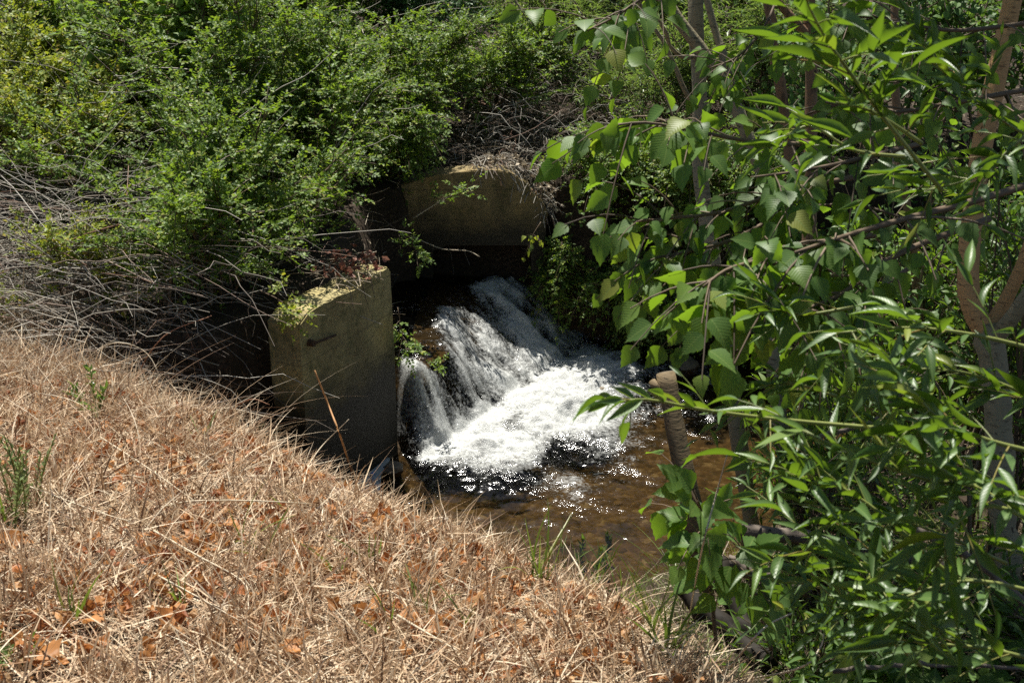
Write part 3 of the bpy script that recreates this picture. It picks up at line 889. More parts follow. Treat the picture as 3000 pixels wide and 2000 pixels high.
def tree(name, label, trunk, r0, r1, bark, limbs=(), crown=None, group=None, sprays=(), leafkind='birch', leafmat='birch'):
    """trunk / limbs: lists of world points.  crown: (centre, radii, n, twig length)"""
    P = smooth_line(trunk, 18)
    P[1:-1] += rng.normal(0, .004, P[1:-1].shape)
    root = thing(name, P[0], label, 'tree', group)
    mt = MB(); tubes(mt, P, np.linspace(r0, r1, 18) * (1 + .06 * rng.normal(0, 1, 18)), 12)
    tr = mt.build('trunk', M[bark], root, True)
    for pts, ra, rb in limbs:
        Q = smooth_line(pts, 12); Q[1:-1] += rng.normal(0, .003, Q[1:-1].shape)
        ml = MB(); tubes(ml, Q, np.linspace(ra, rb, 12) * (1 + .05 * rng.normal(0, 1, 12)), 9)
        ml.build('limb', M[bark], root, True)
    if crown:  # crowns above the view, enlarged to cast more shade on the right bank
        c, rad, n, tl = crown
        c = np.array(c); rad = np.array(rad)
        q = nrm(jit(n, 1)) * (rng.random((n, 1)) ** .45)
        P0 = c + q * rad
        d = nrm(q * .7 + jit(n, .5) + np.array([[0, 0, .1]]))
        l = tl * rng.uniform(.6, 1.2, (n, 1))
        TP = bez(P0, P0 + d * l * .5, P0 + d * l - np.array([[0, 0, .15]]) * l, 5)
        mc = MB(); twig_leaves(mc, leafkind, TP, .05, 1.15, .1, True)
        mc.build('crown', M['crown'], root)
        # boughs up into the crown
        k = 10
        e = c + nrm(jit(k, 1)) * rad * .7
        s0 = np.repeat(P[-1][None], k, 0)
        mbw = MB(); tubes(mbw, bez(s0, (s0 + e) / 2 + [0, 0, .1], e, 6), np.linspace(r1 * .8, .006, 6)[None] * np.ones((k, 1)), 5, False)
        mbw.build('boughs', M[bark], root, True)
    return root


def gpt(u, v):
    p = hit(u, v); p[2] -= .05; return p


BT = 'slender trees along the right bank'
t1 = px([(2205, 1560, 5.45), (2150, 1200, 5.45), (2112, 900, 5.4), (2062, 560, 5.4), (2048, 300, 5.4), (2035, 0, 5.4), (2030, -500, 5.5)])
b = t1[0].copy(); b[0] += .03; b[2] = gz(b[0], b[1]) - .05
tree('birch_tree', 'slender grey trunked birch standing at the water edge behind the cut stem', [b] + t1, .043, .031, 'bark_grey',
     [(px([(2058, 160, 5.4), (1985, 160, 5.3), (1930, 60, 5.2), (1850, -60, 5.1)]), .011, .007),
      (px([(2052, 330, 5.4), (2000, 260, 5.3), (1960, 150, 5.2), (1880, 20, 5.1), (1840, -80, 5.0)]), .012, .006)],
     ((1.35, 5.3, 4.3), (.7, .9, .9), 420, .4), BT)
t2 = px([(2310, 1620, 5.3), (2292, 1300, 5.3), (2245, 900, 5.3), (2262, 640, 5.25), (2215, 470, 5.2), (2130, 260, 5.2), (1990, 70, 5.15), (1900, -80, 5.1)])
b = t2[0].copy(); b[2] = gz(b[0], b[1]) - .05
tree('birch_tree', 'grey birch whose upper trunk bends left across the slender one', [b] + t2, .039, .024, 'bark_grey',
     [(px([(2140, 250, 5.2), (2105, 120, 5.2), (2060, -60, 5.2)]), .020, .014)],
     ((1.9, 5.4, 4.6), (.8, .9, 1.0), 380, .4), BT)
t3 = px([(2345, 1560, 5.55), (2345, 1250, 5.55), (2365, 900, 5.5), (2372, 600, 5.5), (2378, 330, 5.5), (2372, 0, 5.5), (2375, -400, 5.5)])
b = t3[0].copy(); b[2] = gz(b[0], b[1]) - .05
tree('birch_tree', 'red barked trunk with peeling strips behind the bending grey birch', [b] + t3, .036, .028, 'bark_red',
     [(px([(2330, 560, 5.45), (2305, 380, 5.45), (2270, 160, 5.4), (2245, -40, 5.4)]), .028, .022),
      (px([(2375, 110, 5.5), (2300, 30, 5.45), (2220, -60, 5.4)]), .022, .016)],
     ((2.5, 5.2, 4.6), (.8, 1.0, 1.0), 380, .4), BT)
t5 = px([(2690, 900, 6.2), (2640, 500, 6.2), (2620, 150, 6.2), (2625, -300, 6.2)])
b = t5[0].copy(); b[0] += .05; b[2] = gz(b[0], b[1]) - .05
tree('birch_tree', 'thin reddish trunk between the twin trunks and the forked brown one', [b] + t5, .026, .018, 'bark_red', (), None, BT)
# forked brown trunk at the right edge
D4 = 4.3
t4 = px([(2955, 1720, D4), (2940, 1500, D4), (2925, 1250, D4), (2905, 1050, D4), (2890, 950, D4)])
b = t4[0].copy(); b[2] = gz(b[0], b[1]) - .08
root4 = tree('forked_tree', 'brown forked tree at the right edge, its left limb tall and sunlit', [b] + t4, .050, .050, 'bark_grey', (), None)
for pts, ra, rb, bk in [
        ([(2895, 985, D4), (2845, 890, D4), (2838, 760, D4), (2870, 470, D4), (2920, 220, D4), (2975, -40, D4), (3050, -400, D4)], .041, .032, 'bark_brown'),
        ([(2885, 980, D4), (2935, 900, D4), (2985, 800, D4 - .03), (3040, 660, D4 - .05), (3150, 400, D4)], .027, .02, 'bark_brown'),
        ([(2905, 1000, D4), (2965, 930, D4 - .08), (3060, 800, D4 - .15), (3200, 640, D4 - .2)], .030, .024, 'bark_grey')]:
    Q = smooth_line(px(pts), 20)
    ml = MB(); tubes(ml, Q, np.linspace(ra, rb, 20) * (1 + .035 * rng.normal(0, 1, 20)), 14)
    ml.build('limb', M[bk], root4, True)
c4 = np.array([1.4, 3.9, 4.3])  # unseen crown, placed and thickened to shade the willows below
q = nrm(jit(700, 1)) * rng.random((700, 1)) ** .45
P0 = c4 + q * np.array([.95, 1.3, .6]); d = nrm(q + jit(700, .5))
mc = MB(); twig_leaves(mc, 'birch', bez(P0, P0 + d * .2, P0 + d * .4, 5), .05, 1.1, .1, True)
mc.build('crown', M['crown'], root4)


def branch_spray(root, pts, r0, kind, mat, n_side, side_len, spacing, scale, tmat='twig', own=True, name='branch', down=0.0, f0=.1):
    n_side = int(n_side * (1.9 if kind == 'birch' else 1.6))
    """one leafy branch of a tree: a child named branch with its foliage as a sub-part"""
    Q = smooth_line(px(pts), 14)
    mt = MB(); tubes(mt, Q, np.linspace(r0, r0 * .35, 14), 6)
    t = np.sort(rng.uniform(.15, 1, n_side)); k = np.clip((t * 13).astype(int), 0, 12)
    tw = [Q[None, 3:12:2]] if own else []
    if n_side:
        P0 = Q[k]; T = nrm(Q[k + 1] - Q[k])
        S = nrm(np.cross(T, np.array([[0, 0, 1.]])))
        d = nrm(T * .6 + S * np.where(np.arange(n_side) % 2, 1, -1)[:, None] * .55 + jit(n_side, .35) + np.array([[0, 0, .1 - down]]))
        l = side_len * rng.uniform(.5, 1.2, (n_side, 1))
        TP = bez(P0, P0 + d * l * .5 + np.array([[0, 0, .03]]) * l, P0 + d * l - np.array([[0, 0, .12 + down]]) * l, 5)
        tubes(mt, TP, max(r0 * .35, .0016) * np.linspace(1, .5, 5)[None] * np.ones((n_side, 1)), 4, False)
        tw.append(TP)
    br = mt.build(name, M[tmat], root, True)
    mf = MB()
    if own: twig_leaves(mf, kind, Q[None], spacing, scale, .3)
    if n_side: twig_leaves(mf, kind, TP, spacing, scale, f0)
    mf.build('foliage', M[mat], br, True)
    return br


# leafy alder/birch boughs reaching from the forked tree across the pool
for a in [
        ([(3050, 530, 3.2), (2850, 590, 3.0), (2620, 650, 2.8), (2450, 700, 2.7), (2330, 740, 2.6)], .011, 8, .30, .055, 1.0),
        ([(2560, 690, 2.9), (2380, 710, 2.75), (2230, 760, 2.65), (2130, 790, 2.6), (2060, 840, 2.55)], .008, 10, .26, .045, 1.05),
        ([(2900, 640, 3.1), (2640, 740, 2.9), (2480, 850, 2.7), (2330, 920, 2.6)], .009, 9, .26, .05, 1.05),
        ([(2500, 520, 3.0), (2300, 560, 2.9), (2120, 620, 2.85), (1960, 640, 2.8), (1850, 650, 2.8)], .007, 10, .24, .045, 1.0),
        ([(2420, 420, 3.0), (2250, 420, 2.9), (2060, 390, 2.85), (1900, 360, 2.8), (1780, 370, 2.8)], .007, 9, .22, .045, 1.1),
        ([(2300, 620, 2.95), (2150, 700, 2.85), (2000, 740, 2.8), (1880, 760, 2.8)], .006, 9, .22, .045, .95),
        ([(2290, 740, 2.9), (2200, 820, 2.8), (2120, 880, 2.75), (2070, 915, 2.7)], .005, 6, .15, .045, .95),
        ([(3080, 250, 3.6), (2800, 300, 3.4), (2600, 330, 3.3), (2420, 300, 3.2)], .009, 9, .3, .05, 1.0),
        ([(3080, 60, 3.7), (2800, 90, 3.5), (2620, 60, 3.4), (2480, 40, 3.3)], .008, 9, .3, .05, 1.0),
        ([(2700, 760, 3.4), (2500, 900, 3.2), (2400, 1010, 3.1), (2330, 1060, 3.05)], .007, 9, .26, .05, .95),
        ([(2300, -80, 3.9), (2250, 60, 3.8), (2170, 160, 3.75), (2080, 200, 3.7)], .006, 9, .26, .05, .95),
        ([(2000, -120, 3.3), (1900, -20, 3.2), (1800, 50, 3.15), (1720, 90, 3.1)], .006, 7, .22, .045, 1.05),
        ([(2700, 420, 3.1), (2500, 470, 2.9), (2350, 500, 2.85), (2200, 520, 2.8)], .007, 8, .26, .05, 1.05),
        ([(2100, 1900, 3.4), (2080, 1700, 3.3), (2060, 1520, 3.2), (2030, 1430, 3.15)], .007, 7, .2, .05, 1.35),
        ([(2260, 1900, 3.3), (2200, 1700, 3.2), (2170, 1560, 3.1)], .007, 7, .2, .05, 1.4)]:
    pts, r0, ns, sl, sp, scl = a
    branch_spray(root4, pts, r0, 'birch', 'birch', ns, sl, sp, scl, down=.15)

# foreground willow rooted on the bank outside the right edge
wbase = np.array([1.75, 2.1, gz(1.75, 2.1)])
WG = 'willows in the right foreground'
rootw = thing('willow_shrub', wbase, 'glossy willow nearest the viewer, its long leaves crossing the right edge', 'shrub', WG)
for pts, ns, sl, scl in [
        ([(2760, 560, 2.0), (2600, 360, 1.95), (2480, 200, 1.9), (2400, 80, 1.85), (2350, -30, 1.8)], 7, .12, 1.15),
        ([(2700, 420, 2.0), (2560, 330, 1.95), (2450, 300, 1.9)], 3, .10, 1.1),
        ([(3100, 1040, 2.0), (2850, 980, 2.0), (2650, 960, 2.0), (2450, 975, 2.0)], 6, .16, 1.0),
        ([(2650, 1260, 2.1), (2300, 1230, 2.1), (2060, 1200, 2.05), (1900, 1170, 2.0), (1800, 1180, 2.0), (1740, 1190, 2.0)], 3, .08, .95),
        ([(3100, 1500, 1.9), (2900, 1430, 1.9), (2700, 1400, 1.85), (2500, 1330, 1.8), (2350, 1260, 1.8)], 9, .16, 1.05),
        ([(3100, 1340, 1.8), (2900, 1290, 1.8), (2760, 1230, 1.8), (2650, 1120, 1.8)], 7, .15, 1.1),
        ([(3100, 1560, 1.85), (2900, 1480, 1.85), (2780, 1560, 1.85), (2770, 1650, 1.85)], 4, .12, 1.15),
        ([(3150, 1250, 2.2), (2950, 1130, 2.2), (2750, 1080, 2.2), (2600, 1100, 2.2)], 8, .18, 1.0),
        ([(2800, 1700, 2.1), (2600, 1520, 2.1), (2450, 1420, 2.1), (2300, 1380, 2.1)], 8, .16, 1.0),
        ([(2900, 1850, 2.2), (2700, 1720, 2.2), (2500, 1640, 2.2), (2350, 1600, 2.2)], 8, .18, 1.05),
        ([(3100, 1750, 2.0), (2850, 1700, 2.0), (2650, 1750, 2.0), (2560, 1820, 2.0)], 6, .15, 1.25),
        ([(3100, 300, 2.4), (2980, 420, 2.4), (2850, 520, 2.4), (2700, 560, 2.4)], 7, .18, 1.0),
        ([(2650, 460, 2.3), (2500, 440, 2.3), (2380, 370, 2.3), (2300, 400, 2.3)], 5, .14, 1.0),
        ([(3100, 1950, 2.1), (2900, 1900, 2.1), (2700, 1880, 2.1), (2520, 1850, 2.1)], 8, .18, 1.1),
        ([(3100, 450, 2.9), (2900, 330, 2.9), (2750, 200, 2.9), (2640, 120, 2.9)], 9, .22, 1.0),
        ([(2900, 1400, 2.7), (2700, 1300, 2.7), (2520, 1180, 2.7), (2380, 1120, 2.7)], 10, .22, .95),
        ([(2950, 1650, 2.6), (2750, 1560, 2.6), (2560, 1500, 2.6), (2380, 1480, 2.6)], 10, .22, .95),
        ([(2700, 1950, 2.5), (2520, 1800, 2.5), (2400, 1720, 2.5), (2300, 1700, 2.5)], 9, .2, 1.0),
        ([(2500, 900, 2.5), (2360, 920, 2.5), (2250, 900, 2.5)], 5, .14, .95),
        ([(2450, 1160, 2.6), (2300, 1120, 2.6), (2200, 1180, 2.6), (2120, 1250, 2.6)], 6, .15, .95)]:
    branch_spray(rootw, pts, .0042, 'willow', 'willow', ns, sl, .028, scl, 'green_twig')
# main stems tie the sprays to the root
for e in [(3130, 1040, 2.0), (3130, 1500, 1.9), (3130, 760, 2.3), (3120, 300, 2.4), (3130, 1900, 2.1)]:
    Q = smooth_line([wbase + [0, 0, -.05], (wbase + atd(*e)) / 2 + [.1, 0, .1], atd(*e)], 10)
    mt = MB(); tubes(mt, Q, np.linspace(.016, .006, 10), 7); mt.build('stem', M['bark_grey'], rootw, True)

# mid-distance willows filling the right bank
for (x, y, h, R, ns, nt_, lab) in [
        (1.30, 4.35, 1.0, .26, 14, 110, 'leafy willow on the water edge in front of the red barked trunk'),
        (1.55, 4.75, 1.2, .3, 14, 130, 'willow on the water edge behind the leafy one'),
        (1.34, 3.45, .85, .28, 12, 70, 'low willow hiding the right end of the fallen log'),
        (2.15, 4.5, 2.0, .55, 24, 150, 'willow between the red barked trunk and the forked tree'),
        (2.75, 4.6, 2.1, .6, 24, 190, 'willow behind the forked tree at the right edge'),
        (1.85, 3.1, .9, .42, 16, 90, 'low willow under the forked tree at the lower right'),
        (1.0, 3.3, .5, .22, 10, 40, 'small dark willow in front of the fallen log'),
        (2.6, 6.1, 2.0, .6, 22, 170, 'willow standing in the stream margin behind the twin trunks')]:
    shrub('willow_shrub', lab, 'shrub', x, y, h, R, ns, nt_, .36, 'willow', 'willow', WG, spacing=.03, scale=.9, far=False, tmin=.12, twigmat='twig')
for (x, y, h, R, nt_, lab) in [
        (2.15, 7.72, .95, .42, 220, 'low alder at the foot of the far bank behind the red trunk'),
        (2.75, 7.55, .85, .45, 220, 'low alder at the foot of the far bank left of the forked tree'),
        (3.5, 7.45, 1.0, .5, 220, 'low alder at the foot of the far bank behind the forked tree'),
        (2.0, 5.75, 1.9, .55, 210, 'alder with rounded leaves in the stream margin behind the red trunk'),
        (2.9, 5.9, 2.1, .7, 240, 'alder with rounded leaves behind the fork of the brown tree'),
        (1.55, 7.85, 1.3, .5, 220, 'alder on the far bank just right of the slender grey trunk'),
        (3.0, 7.6, 1.5, .7, 260, 'alder on the far bank in the gap left of the brown limb'),
        (4.2, 7.8, 1.7, .8, 240, 'alder on the far bank at the right edge')]:
    shrub('alder_shrub', lab, 'shrub', x, y, h, R, 22, nt_, .34, 'birch', 'maple' if x > 4 else 'birch', 'alder shrubs on the right', spacing=.05, scale=.9, tmin=.12, far=True)
for (x, y, h, R, lab) in [(1.05, 2.95, .45, .28, 'dark lobed leaved herb clump at the foot of the straw bank'),
                          (1.25, 3.05, .5, .28, 'dark lobed leaved herb clump under the weathered log'),
                          (1.75, 3.3, .55, .34, 'dark lobed leaved herb clump below the forked tree'),
                          (1.45, 2.75, .5, .3, 'dark lobed leaved herb clump near the lower right corner')]:
    shrub('herb_clump', lab, 'plant', x, y, h, R, 16, 80, .2, 'maple', 'birch', None, spacing=.06, scale=1.15, tmin=.3)

# cut stem
top_ = atd(1950, 1093, 5.1); mid_ = atd(1985, 1290, 5.05); b0 = atd(2085, 1740, 5.0)
b0[2] = gz(b0[0], b0[1]) - .08
P = smooth_line([b0, atd(2035, 1530, 5.02), mid_, top_], 16)
root = thing('cut_stem', b0, 'sawn off stem standing upright at the pool edge in front of the birch', 'stump')
mb = MB(); tubes(mb, P, np.linspace(.046, .042, 16) * (1 + .04 * rng.normal(0, 1, 16)), 14); mb.build('trunk', M['bark_stump'], root, True)
tn = nrm(P[-1] - P[-2]); mb = MB(); tubes(mb, np.array([P[-1] - tn * .004, P[-1] + tn * .003]), np.array([.040, .039]), 14); mb.build('cut_face', M['cutwood'], root)
mb = MB(); tubes(mb, np.array([P[-2] + [-.02, 0, -.05], P[-2] + [-.05, -.01, .0], P[-1] + [-.058, -.015, -.03]]), np.array([.022, .020, .017]), 8); mb.build('stub', M['bark_stump'], root, True)

# dead limbs and logs
def log(label, pts, r, mat, cat='log', name='fallen_log'):
    P = smooth_line(px(pts), 16); P[1:-1] += rng.normal(0, .004, P[1:-1].shape)
    mb = MB(); tubes(mb, P, np.linspace(r[0], r[1], 16) * (1 + .07 * rng.normal(0, 1, 16)), 10)
    return tag(mb.build(name, M[mat], None, True), label, cat)


log('weathered grey log lying across behind the herbs at the lower right', [(2175, 1555, 4.7), (2400, 1585, 4.75), (2600, 1625, 4.8), (2760, 1665, 4.85)], (.030, .036), 'deadwood')
log('short dark log slanting down below the weathered grey one', [(2130, 1640, 4.6), (2240, 1690, 4.6), (2370, 1730, 4.6)], (.026, .030), 'deadwood')
log('thick shade-darkened limb slanting from the straw bank toward the pool', [(1995, 1715, 4.3), (2080, 1800, 4.2), (2180, 1890, 4.1), (2260, 1940, 4.0)], (.034, .044), 'shadewood', 'limb', 'dead_limb')
log('upright shade-darkened limb crossing the slanting one beside the straw bank', [(2110, 1640, 4.35), (2140, 1750, 4.25), (2190, 1850, 4.15), (2250, 1930, 4.05)], (.034, .040), 'shadewood', 'limb', 'dead_limb')
log('thin bare grey branch lying along the bottom right corner', [(2440, 1965, 3.2), (2620, 1945, 3.2), (2800, 1950, 3.2), (3020, 1950, 3.2)], (.007, .005), 'deadwood', 'branch', 'dead_branch')
log('crooked grey branch leaning through the willows left of the forked tree', [(2400, 1280, 3.6), (2560, 1230, 3.6), (2640, 1150, 3.6), (2760, 1050, 3.6)], (.008, .004), 'deadwood', 'branch', 'dead_branch')
log('long grey branch slanting down right under the forked tree', [(2600, 1520, 3.3), (2800, 1600, 3.3), (2900, 1680, 3.3), (3030, 1790, 3.3)], (.011, .012), 'deadwood', 'branch', 'dead_branch')

# ------------------------------------------------------------------ dead brushwood on the left
def sticks(mb, n, xr, yr, zr, lr, rad, arch=.2, dirb=(1, -.15, -.12), spread=.5):
    x = rng.uniform(*xr, n); y = rng.uniform(*yr, n)
    z = ground_z(x, y) + rng.uniform(*zr, n)
    d = nrm(np.array([dirb]) * rng.choice([-1, 1], (n, 1)) + jit(n, spread) * np.array([[1, 1, .55]]))
    l = rng.uniform(*lr, n)[:, None]
    P0 = np.stack([x, y, z], -1); P2 = P0 + d * l
    g2 = ground_z(P2[:, 0], P2[:, 1]); P2[:, 2] = np.maximum(P2[:, 2], g2 + .02)
    Pm = (P0 + P2) / 2 + np.array([[0, 0, 1.]]) * l * rng.uniform(-.05, arch, (n, 1)) + jit(n, .03)
    TP = bez(P0, Pm, P2, 7); TP[:, 1:-1] += rng.normal(0, .013, TP[:, 1:-1].shape)
    tubes(mb, TP, rng.uniform(*rad, (n, 1)) * np.linspace(1, .45, 7)[None], 4, False)


mb = MB()
sticks(mb, 950, (-4.2, -1.7), (5.4, 7.3), (.03, .55), (.3, 1.1), (.0014, .0033), .22, (1, -.15, -.12), .75)
sticks(mb, 300, (-4.6, -2.2), (7.2, 9), (.1, .7), (.35, 1.2), (.0018, .0042))
sticks(mb, 520, (-3.6, -1.3), (5.0, 6.0), (.02, .45), (.3, .9), (.0016, .0036), .3)
sticks(mb, 260, (-5, -3.2), (8.5, 10.5), (.2, 1.2), (.5, 1.3), (.0025, .0045), .3)
sticks(mb, 110, (-2.4, -.9), (6.5, 9), (.3, 1.0), (.3, .9), (.002, .004), .25, (.6, -.3, .4))
tag(mb.build('brushwood', M['stick'], None, True), 'tangled mass of dead grey canes covering the left bank', None, None, 'stuff')
mb = MB()
sticks(mb, 200, (-.3, 1.0), (8.3, 9.6), (.03, .4), (.2, .6), (.0016, .0032), .3, (.3, -.5, .3), .8)
sticks(mb, 120, (-.5, .5), (8.1, 8.9), (.0, .18), (.12, .4), (.0015, .003), .2, (.5, -.5, -.1), .7)
an = rng.uniform(.05, PI / 2 + .5, 260)
P0 = np.stack([-.13 + .37 * np.cos(an) + rng.normal(.01, .02, 260), 8.02 + rng.uniform(-.02, .2, 260), .88 + .36 * np.sin(np.minimum(an, PI / 2)) + rng.uniform(-.01, .05, 260)], -1)
d_ = nrm(np.stack([rng.normal(.2, .5, 260), rng.normal(-.35, .4, 260), rng.normal(-.25, .45, 260)], -1)); l_ = rng.uniform(.05, .20, (260, 1))
tubes(mb, bez(P0, P0 + d_ * l_ * .5 + [0, 0, .02], P0 + d_ * l_ - np.array([[0, 0, .3]]) * l_, 5), rng.uniform(.0015, .003, (260, 1)) * np.ones((1, 5)), 4, False)
tag(mb.build('dry_twigs', M['stick'], None, True), 'dry grey twigs heaped on the bank right above the headwall', None, None, 'stuff')

# single canes that stand out
def cane(label, pts, r, mat='stick', name='dead_cane', cat='cane', k=16):
    P = smooth_line(pts, k)
    mb = MB(); tubes(mb, P, np.linspace(r, r * .5, k), 6)
    return tag(mb.build(name, M[mat], None, True), label, cat)


M['red_cane'] = flat_mat('red_cane_bark', (.28, .14, .08), .6, .3, 30)
M['pale_cane'] = flat_mat('pale_cane_bark', (.50, .42, .30), .6, .3, 30)
M['rust_cane'] = flat_mat('rust_cane_bark', (.42, .22, .09), .6, .3, 30)
cane('reddish cane arching up and right from the dry grass to a leafy twig', [hit(372, 1300), aty(395, 1120, 5.0), aty(480, 985, 5.05), aty(620, 925, 5.15)], .0045, 'red_cane')
cane('pale cane arching over to the right in front of the ditch', [hit(255, 1080), aty(330, 1005, 5.0), aty(430, 1035, 5.0), aty(488, 1150, 4.9)], .0035, 'pale_cane')
cane('pale cane arching low over the rim of the straw bank', [hit(370, 1260), aty(520, 1205, 4.6), aty(660, 1195, 4.6), aty(790, 1222, 4.55)], .0035, 'pale_cane')
cane('reddish cane curving from the straw rim toward the ditch', [hit(590, 1310), aty(650, 1225, 4.6), aty(730, 1170, 4.6), aty(790, 1185, 4.6)], .0035, 'red_cane')
cane('tall thin upright stem near the left edge', [hit(60, 1150), aty(64, 950, 5.2), aty(72, 760, 5.25), aty(85, 640, 5.3)], .0032, 'pale_cane')
cane('rust brown stalk leaning left in front of the wing wall', [hit(1040, 1420), aty(1005, 1300, 4.3), aty(960, 1180, 4.3), aty(922, 1085, 4.3)], .0055, 'rust_cane', 'dry_stalk', 'stalk')
cane('bare twig slanting across the foot of the wing wall', [hit(880, 1400), aty(940, 1310, 4.3), aty(1022, 1228, 4.3)], .003, 'pale_cane', 'dry_stalk', 'stalk')
cane('bare forked twig reaching into the dark culvert mouth', [aty(1200, 690, 7.6), aty(1250, 712, 7.5), aty(1300, 730, 7.4), aty(1370, 735, 7.35), aty(1405, 752, 7.3)], .004, 'pale_cane', 'bare_twig', 'twig')
cane('thin rose stem crossing the face of the headwall', [aty(1210, 640, 7.7), aty(1290, 590, 7.7), aty(1350, 560, 7.7), aty(1400, 545, 7.7)], .004, 'pale_cane', 'bare_twig', 'twig')
cane('heavy brown dead limb lying in the rose shrubs at upper left', [aty(380, 370, 8.1), aty(480, 370, 8.0), aty(560, 405, 7.9), aty(640, 480, 7.8)], .016, 'stick', 'dead_limb', 'limb')

# sprigs that hang out over the water
def sprig(label, pts, n, sl, name='rose_sprig', kind='rose', mat='rose', spacing=.028, scale=1.0, r=.003, tm='twig', grp='rose sprigs hanging over the water'):
    root = thing(name, pts[0], label, 'sprig', grp)
    P = smooth_line(pts, 10)
    ms = MB(); tubes(ms, P, np.linspace(r, r * .5, 10), 5)
    k = rng.integers(3, 9, n); d = nrm(jit(n, .7) + nrm(P[k + 1] - P[k]) * .6)
    l = sl * rng.uniform(.6, 1.2, (n, 1))
    TP = bez(P[k], P[k] + d * l * .5, P[k] + d * l - np.array([[0, 0, .15]]) * l, 5)
    tubes(ms, TP, np.full((n, 5), r * .5), 3, False); ms.build('stems', M[tm], root, True)
    ml = MB(); twig_leaves(ml, kind, TP, spacing, scale); ml.build('foliage', M[mat], root)
    return root


sprig('rose sprig growing against the right edge of the wing wall', [aty(1165, 900, 6.35), aty(1175, 960, 6.3), aty(1190, 1040, 6.25)], 14, .10)
sprig('rose sprig reaching over the face of the headwall', [aty(1200, 640, 7.6), aty(1300, 580, 7.6), aty(1400, 540, 7.6)], 14, .10)
sprig('small sprig dangling in front of the black culvert mouth', [aty(1585, 650, 7.8), aty(1560, 690, 7.75), aty(1545, 730, 7.75)], 7, .07, 'leafy_sprig', 'birch', 'rose_pale', .035, .7)
sprig('sprig of small leaves growing out of the cascade lip', [atz(1285, 1090, .42) + [0, 0, -.03], atz(1285, 1090, .42) + [0, 0, .03], atz(1290, 1075, .42) + [.02, 0, .05]], 7, .05, 'leafy_sprig', scale=.8)
sprig('rose sprig hanging under the shrub left of the culvert mouth', [aty(1120, 640, 7.2), aty(1190, 700, 7.1), aty(1240, 760, 7.0)], 14, .12)
sprig('pale sprig jutting from the shrub across the end of the wing wall', [aty(760, 850, 5.5), aty(820, 880, 5.4), aty(860, 920, 5.35)], 16, .10, mat='rose_pale')

# ------------------------------------------------------------------ dead leaves on the wall
def curled_leaves(mb, P, L, flat=.5, grid=5):
    """irregular lobed dry leaves, each a curled sheet with its own outline"""
    n = len(P)
    a = np.linspace(0, 1, grid + 1)
    for i in range(n):
        w = np.sin(np.clip(a * .92 + .06, 0, 1) * PI) ** .7 * rng.uniform(.6, 1.15, grid + 1)
        c = np.linspace(-.5, .5, 5)
        A, C_ = np.meshgrid(a, c, indexing='ij')
        Cw = C_ * w[:, None] * (1 + .25 * rng.normal(0, 1, A.shape) * (np.abs(C_) > .4))
        k1, k2 = rng.normal(0, 1.1), rng.normal(.4, .9)
        up = k1 * (A - .5) ** 2 + k2 * Cw ** 2 * 1.4 + .05 * rng.normal(0, 1, A.shape)
        V = np.stack([A - .5, Cw, up - up.min()], -1).reshape(-1, 3) * L[i]
        yaw, pt, rl = rng.uniform(0, 2 * PI), rng.normal(0, flat), rng.normal(0, flat)
        Rm = np.array(Matrix.Rotation(yaw, 3, 'Z') @ Matrix.Rotation(pt, 3, 'X') @ Matrix.Rotation(rl, 3, 'Y'))
        V = V @ Rm.T + P[i]
        ii = np.arange((grid + 1) * 5).reshape(grid + 1, 5)
        mb.add(V, np.stack([ii[:-1, :-1], ii[1:, :-1], ii[1:, 1:], ii[:-1, 1:]], -1).reshape(-1, 4))


M['red_leaf'] = island_mat('red_dead_leaf', [(0, (.14, .05, .035)), (.5, (.30, .11, .075)), (1, (.45, .24, .17))], .6, .3, .25, 30)
pc = wb - wd * .25 + wn * .08 + np.array([0, 0, top + .01])
Pl = pc + np.stack([rng.normal(0, .085, 60), rng.normal(0, .08, 60), np.abs(rng.normal(.03, .05, 60))], -1)
mb = MB(); curled_leaves(mb, Pl, rng.uniform(.022, .05, 60), .9)
tag(mb.build('dead_leaves', M['red_leaf']), 'clump of reddish dead leaves caught on top of the wing wall', None, None, 'stuff')
mb = MB()
n = 46
P0 = wb - wd * rng.uniform(.0, .5, (n, 1)) + wn * rng.uniform(.0, .18, (n, 1)) + np.array([0, 0, 1.]) * (top + rng.uniform(0, .06, (n, 1)))
d = nrm(jit(n, 1) * np.array([[1, 1, .2]])); l = rng.uniform(.06, .2, (n, 1))
tubes(mb, bez(P0, P0 + d * l * .5 + [0, 0, .015], P0 + d * l, 5), np.full((n, 5), .0017), 4, False)
for q in (.22, .30, .42):
    p0 = wb - wd * q - wn * .015 + [0, 0, top]
    tubes(mb, smooth_line([p0 + wn * .06, p0 + [0, 0, .0], p0 + [.015, -.01, -.07], p0 + [.03, -.02, -.13]], 8), np.linspace(.004, .0015, 8), 5)
tag(mb.build('dry_twigs', M['straw_grey'], None, True), 'dry twigs and rootlets scattered along the top of the wing wall', None, None, 'stuff')

n = 170
an = rng.uniform(.1, PI / 2 + .3, n)
Pl = np.stack([-.12 + .38 * np.cos(an) + rng.normal(.02, .03, n), 8.03 + rng.uniform(0, .25, n), .88 + .37 * np.sin(np.minimum(an, PI / 2)) + rng.uniform(-.005, .04, n)], -1)
mb = MB(); curled_leaves(mb, Pl, rng.uniform(.02, .045, n), .7)
tag(mb.build('leaf_litter', M['straw_grey']), 'pale dry leaf litter lying on the rounded shoulder of the headwall', None, None, 'stuff')
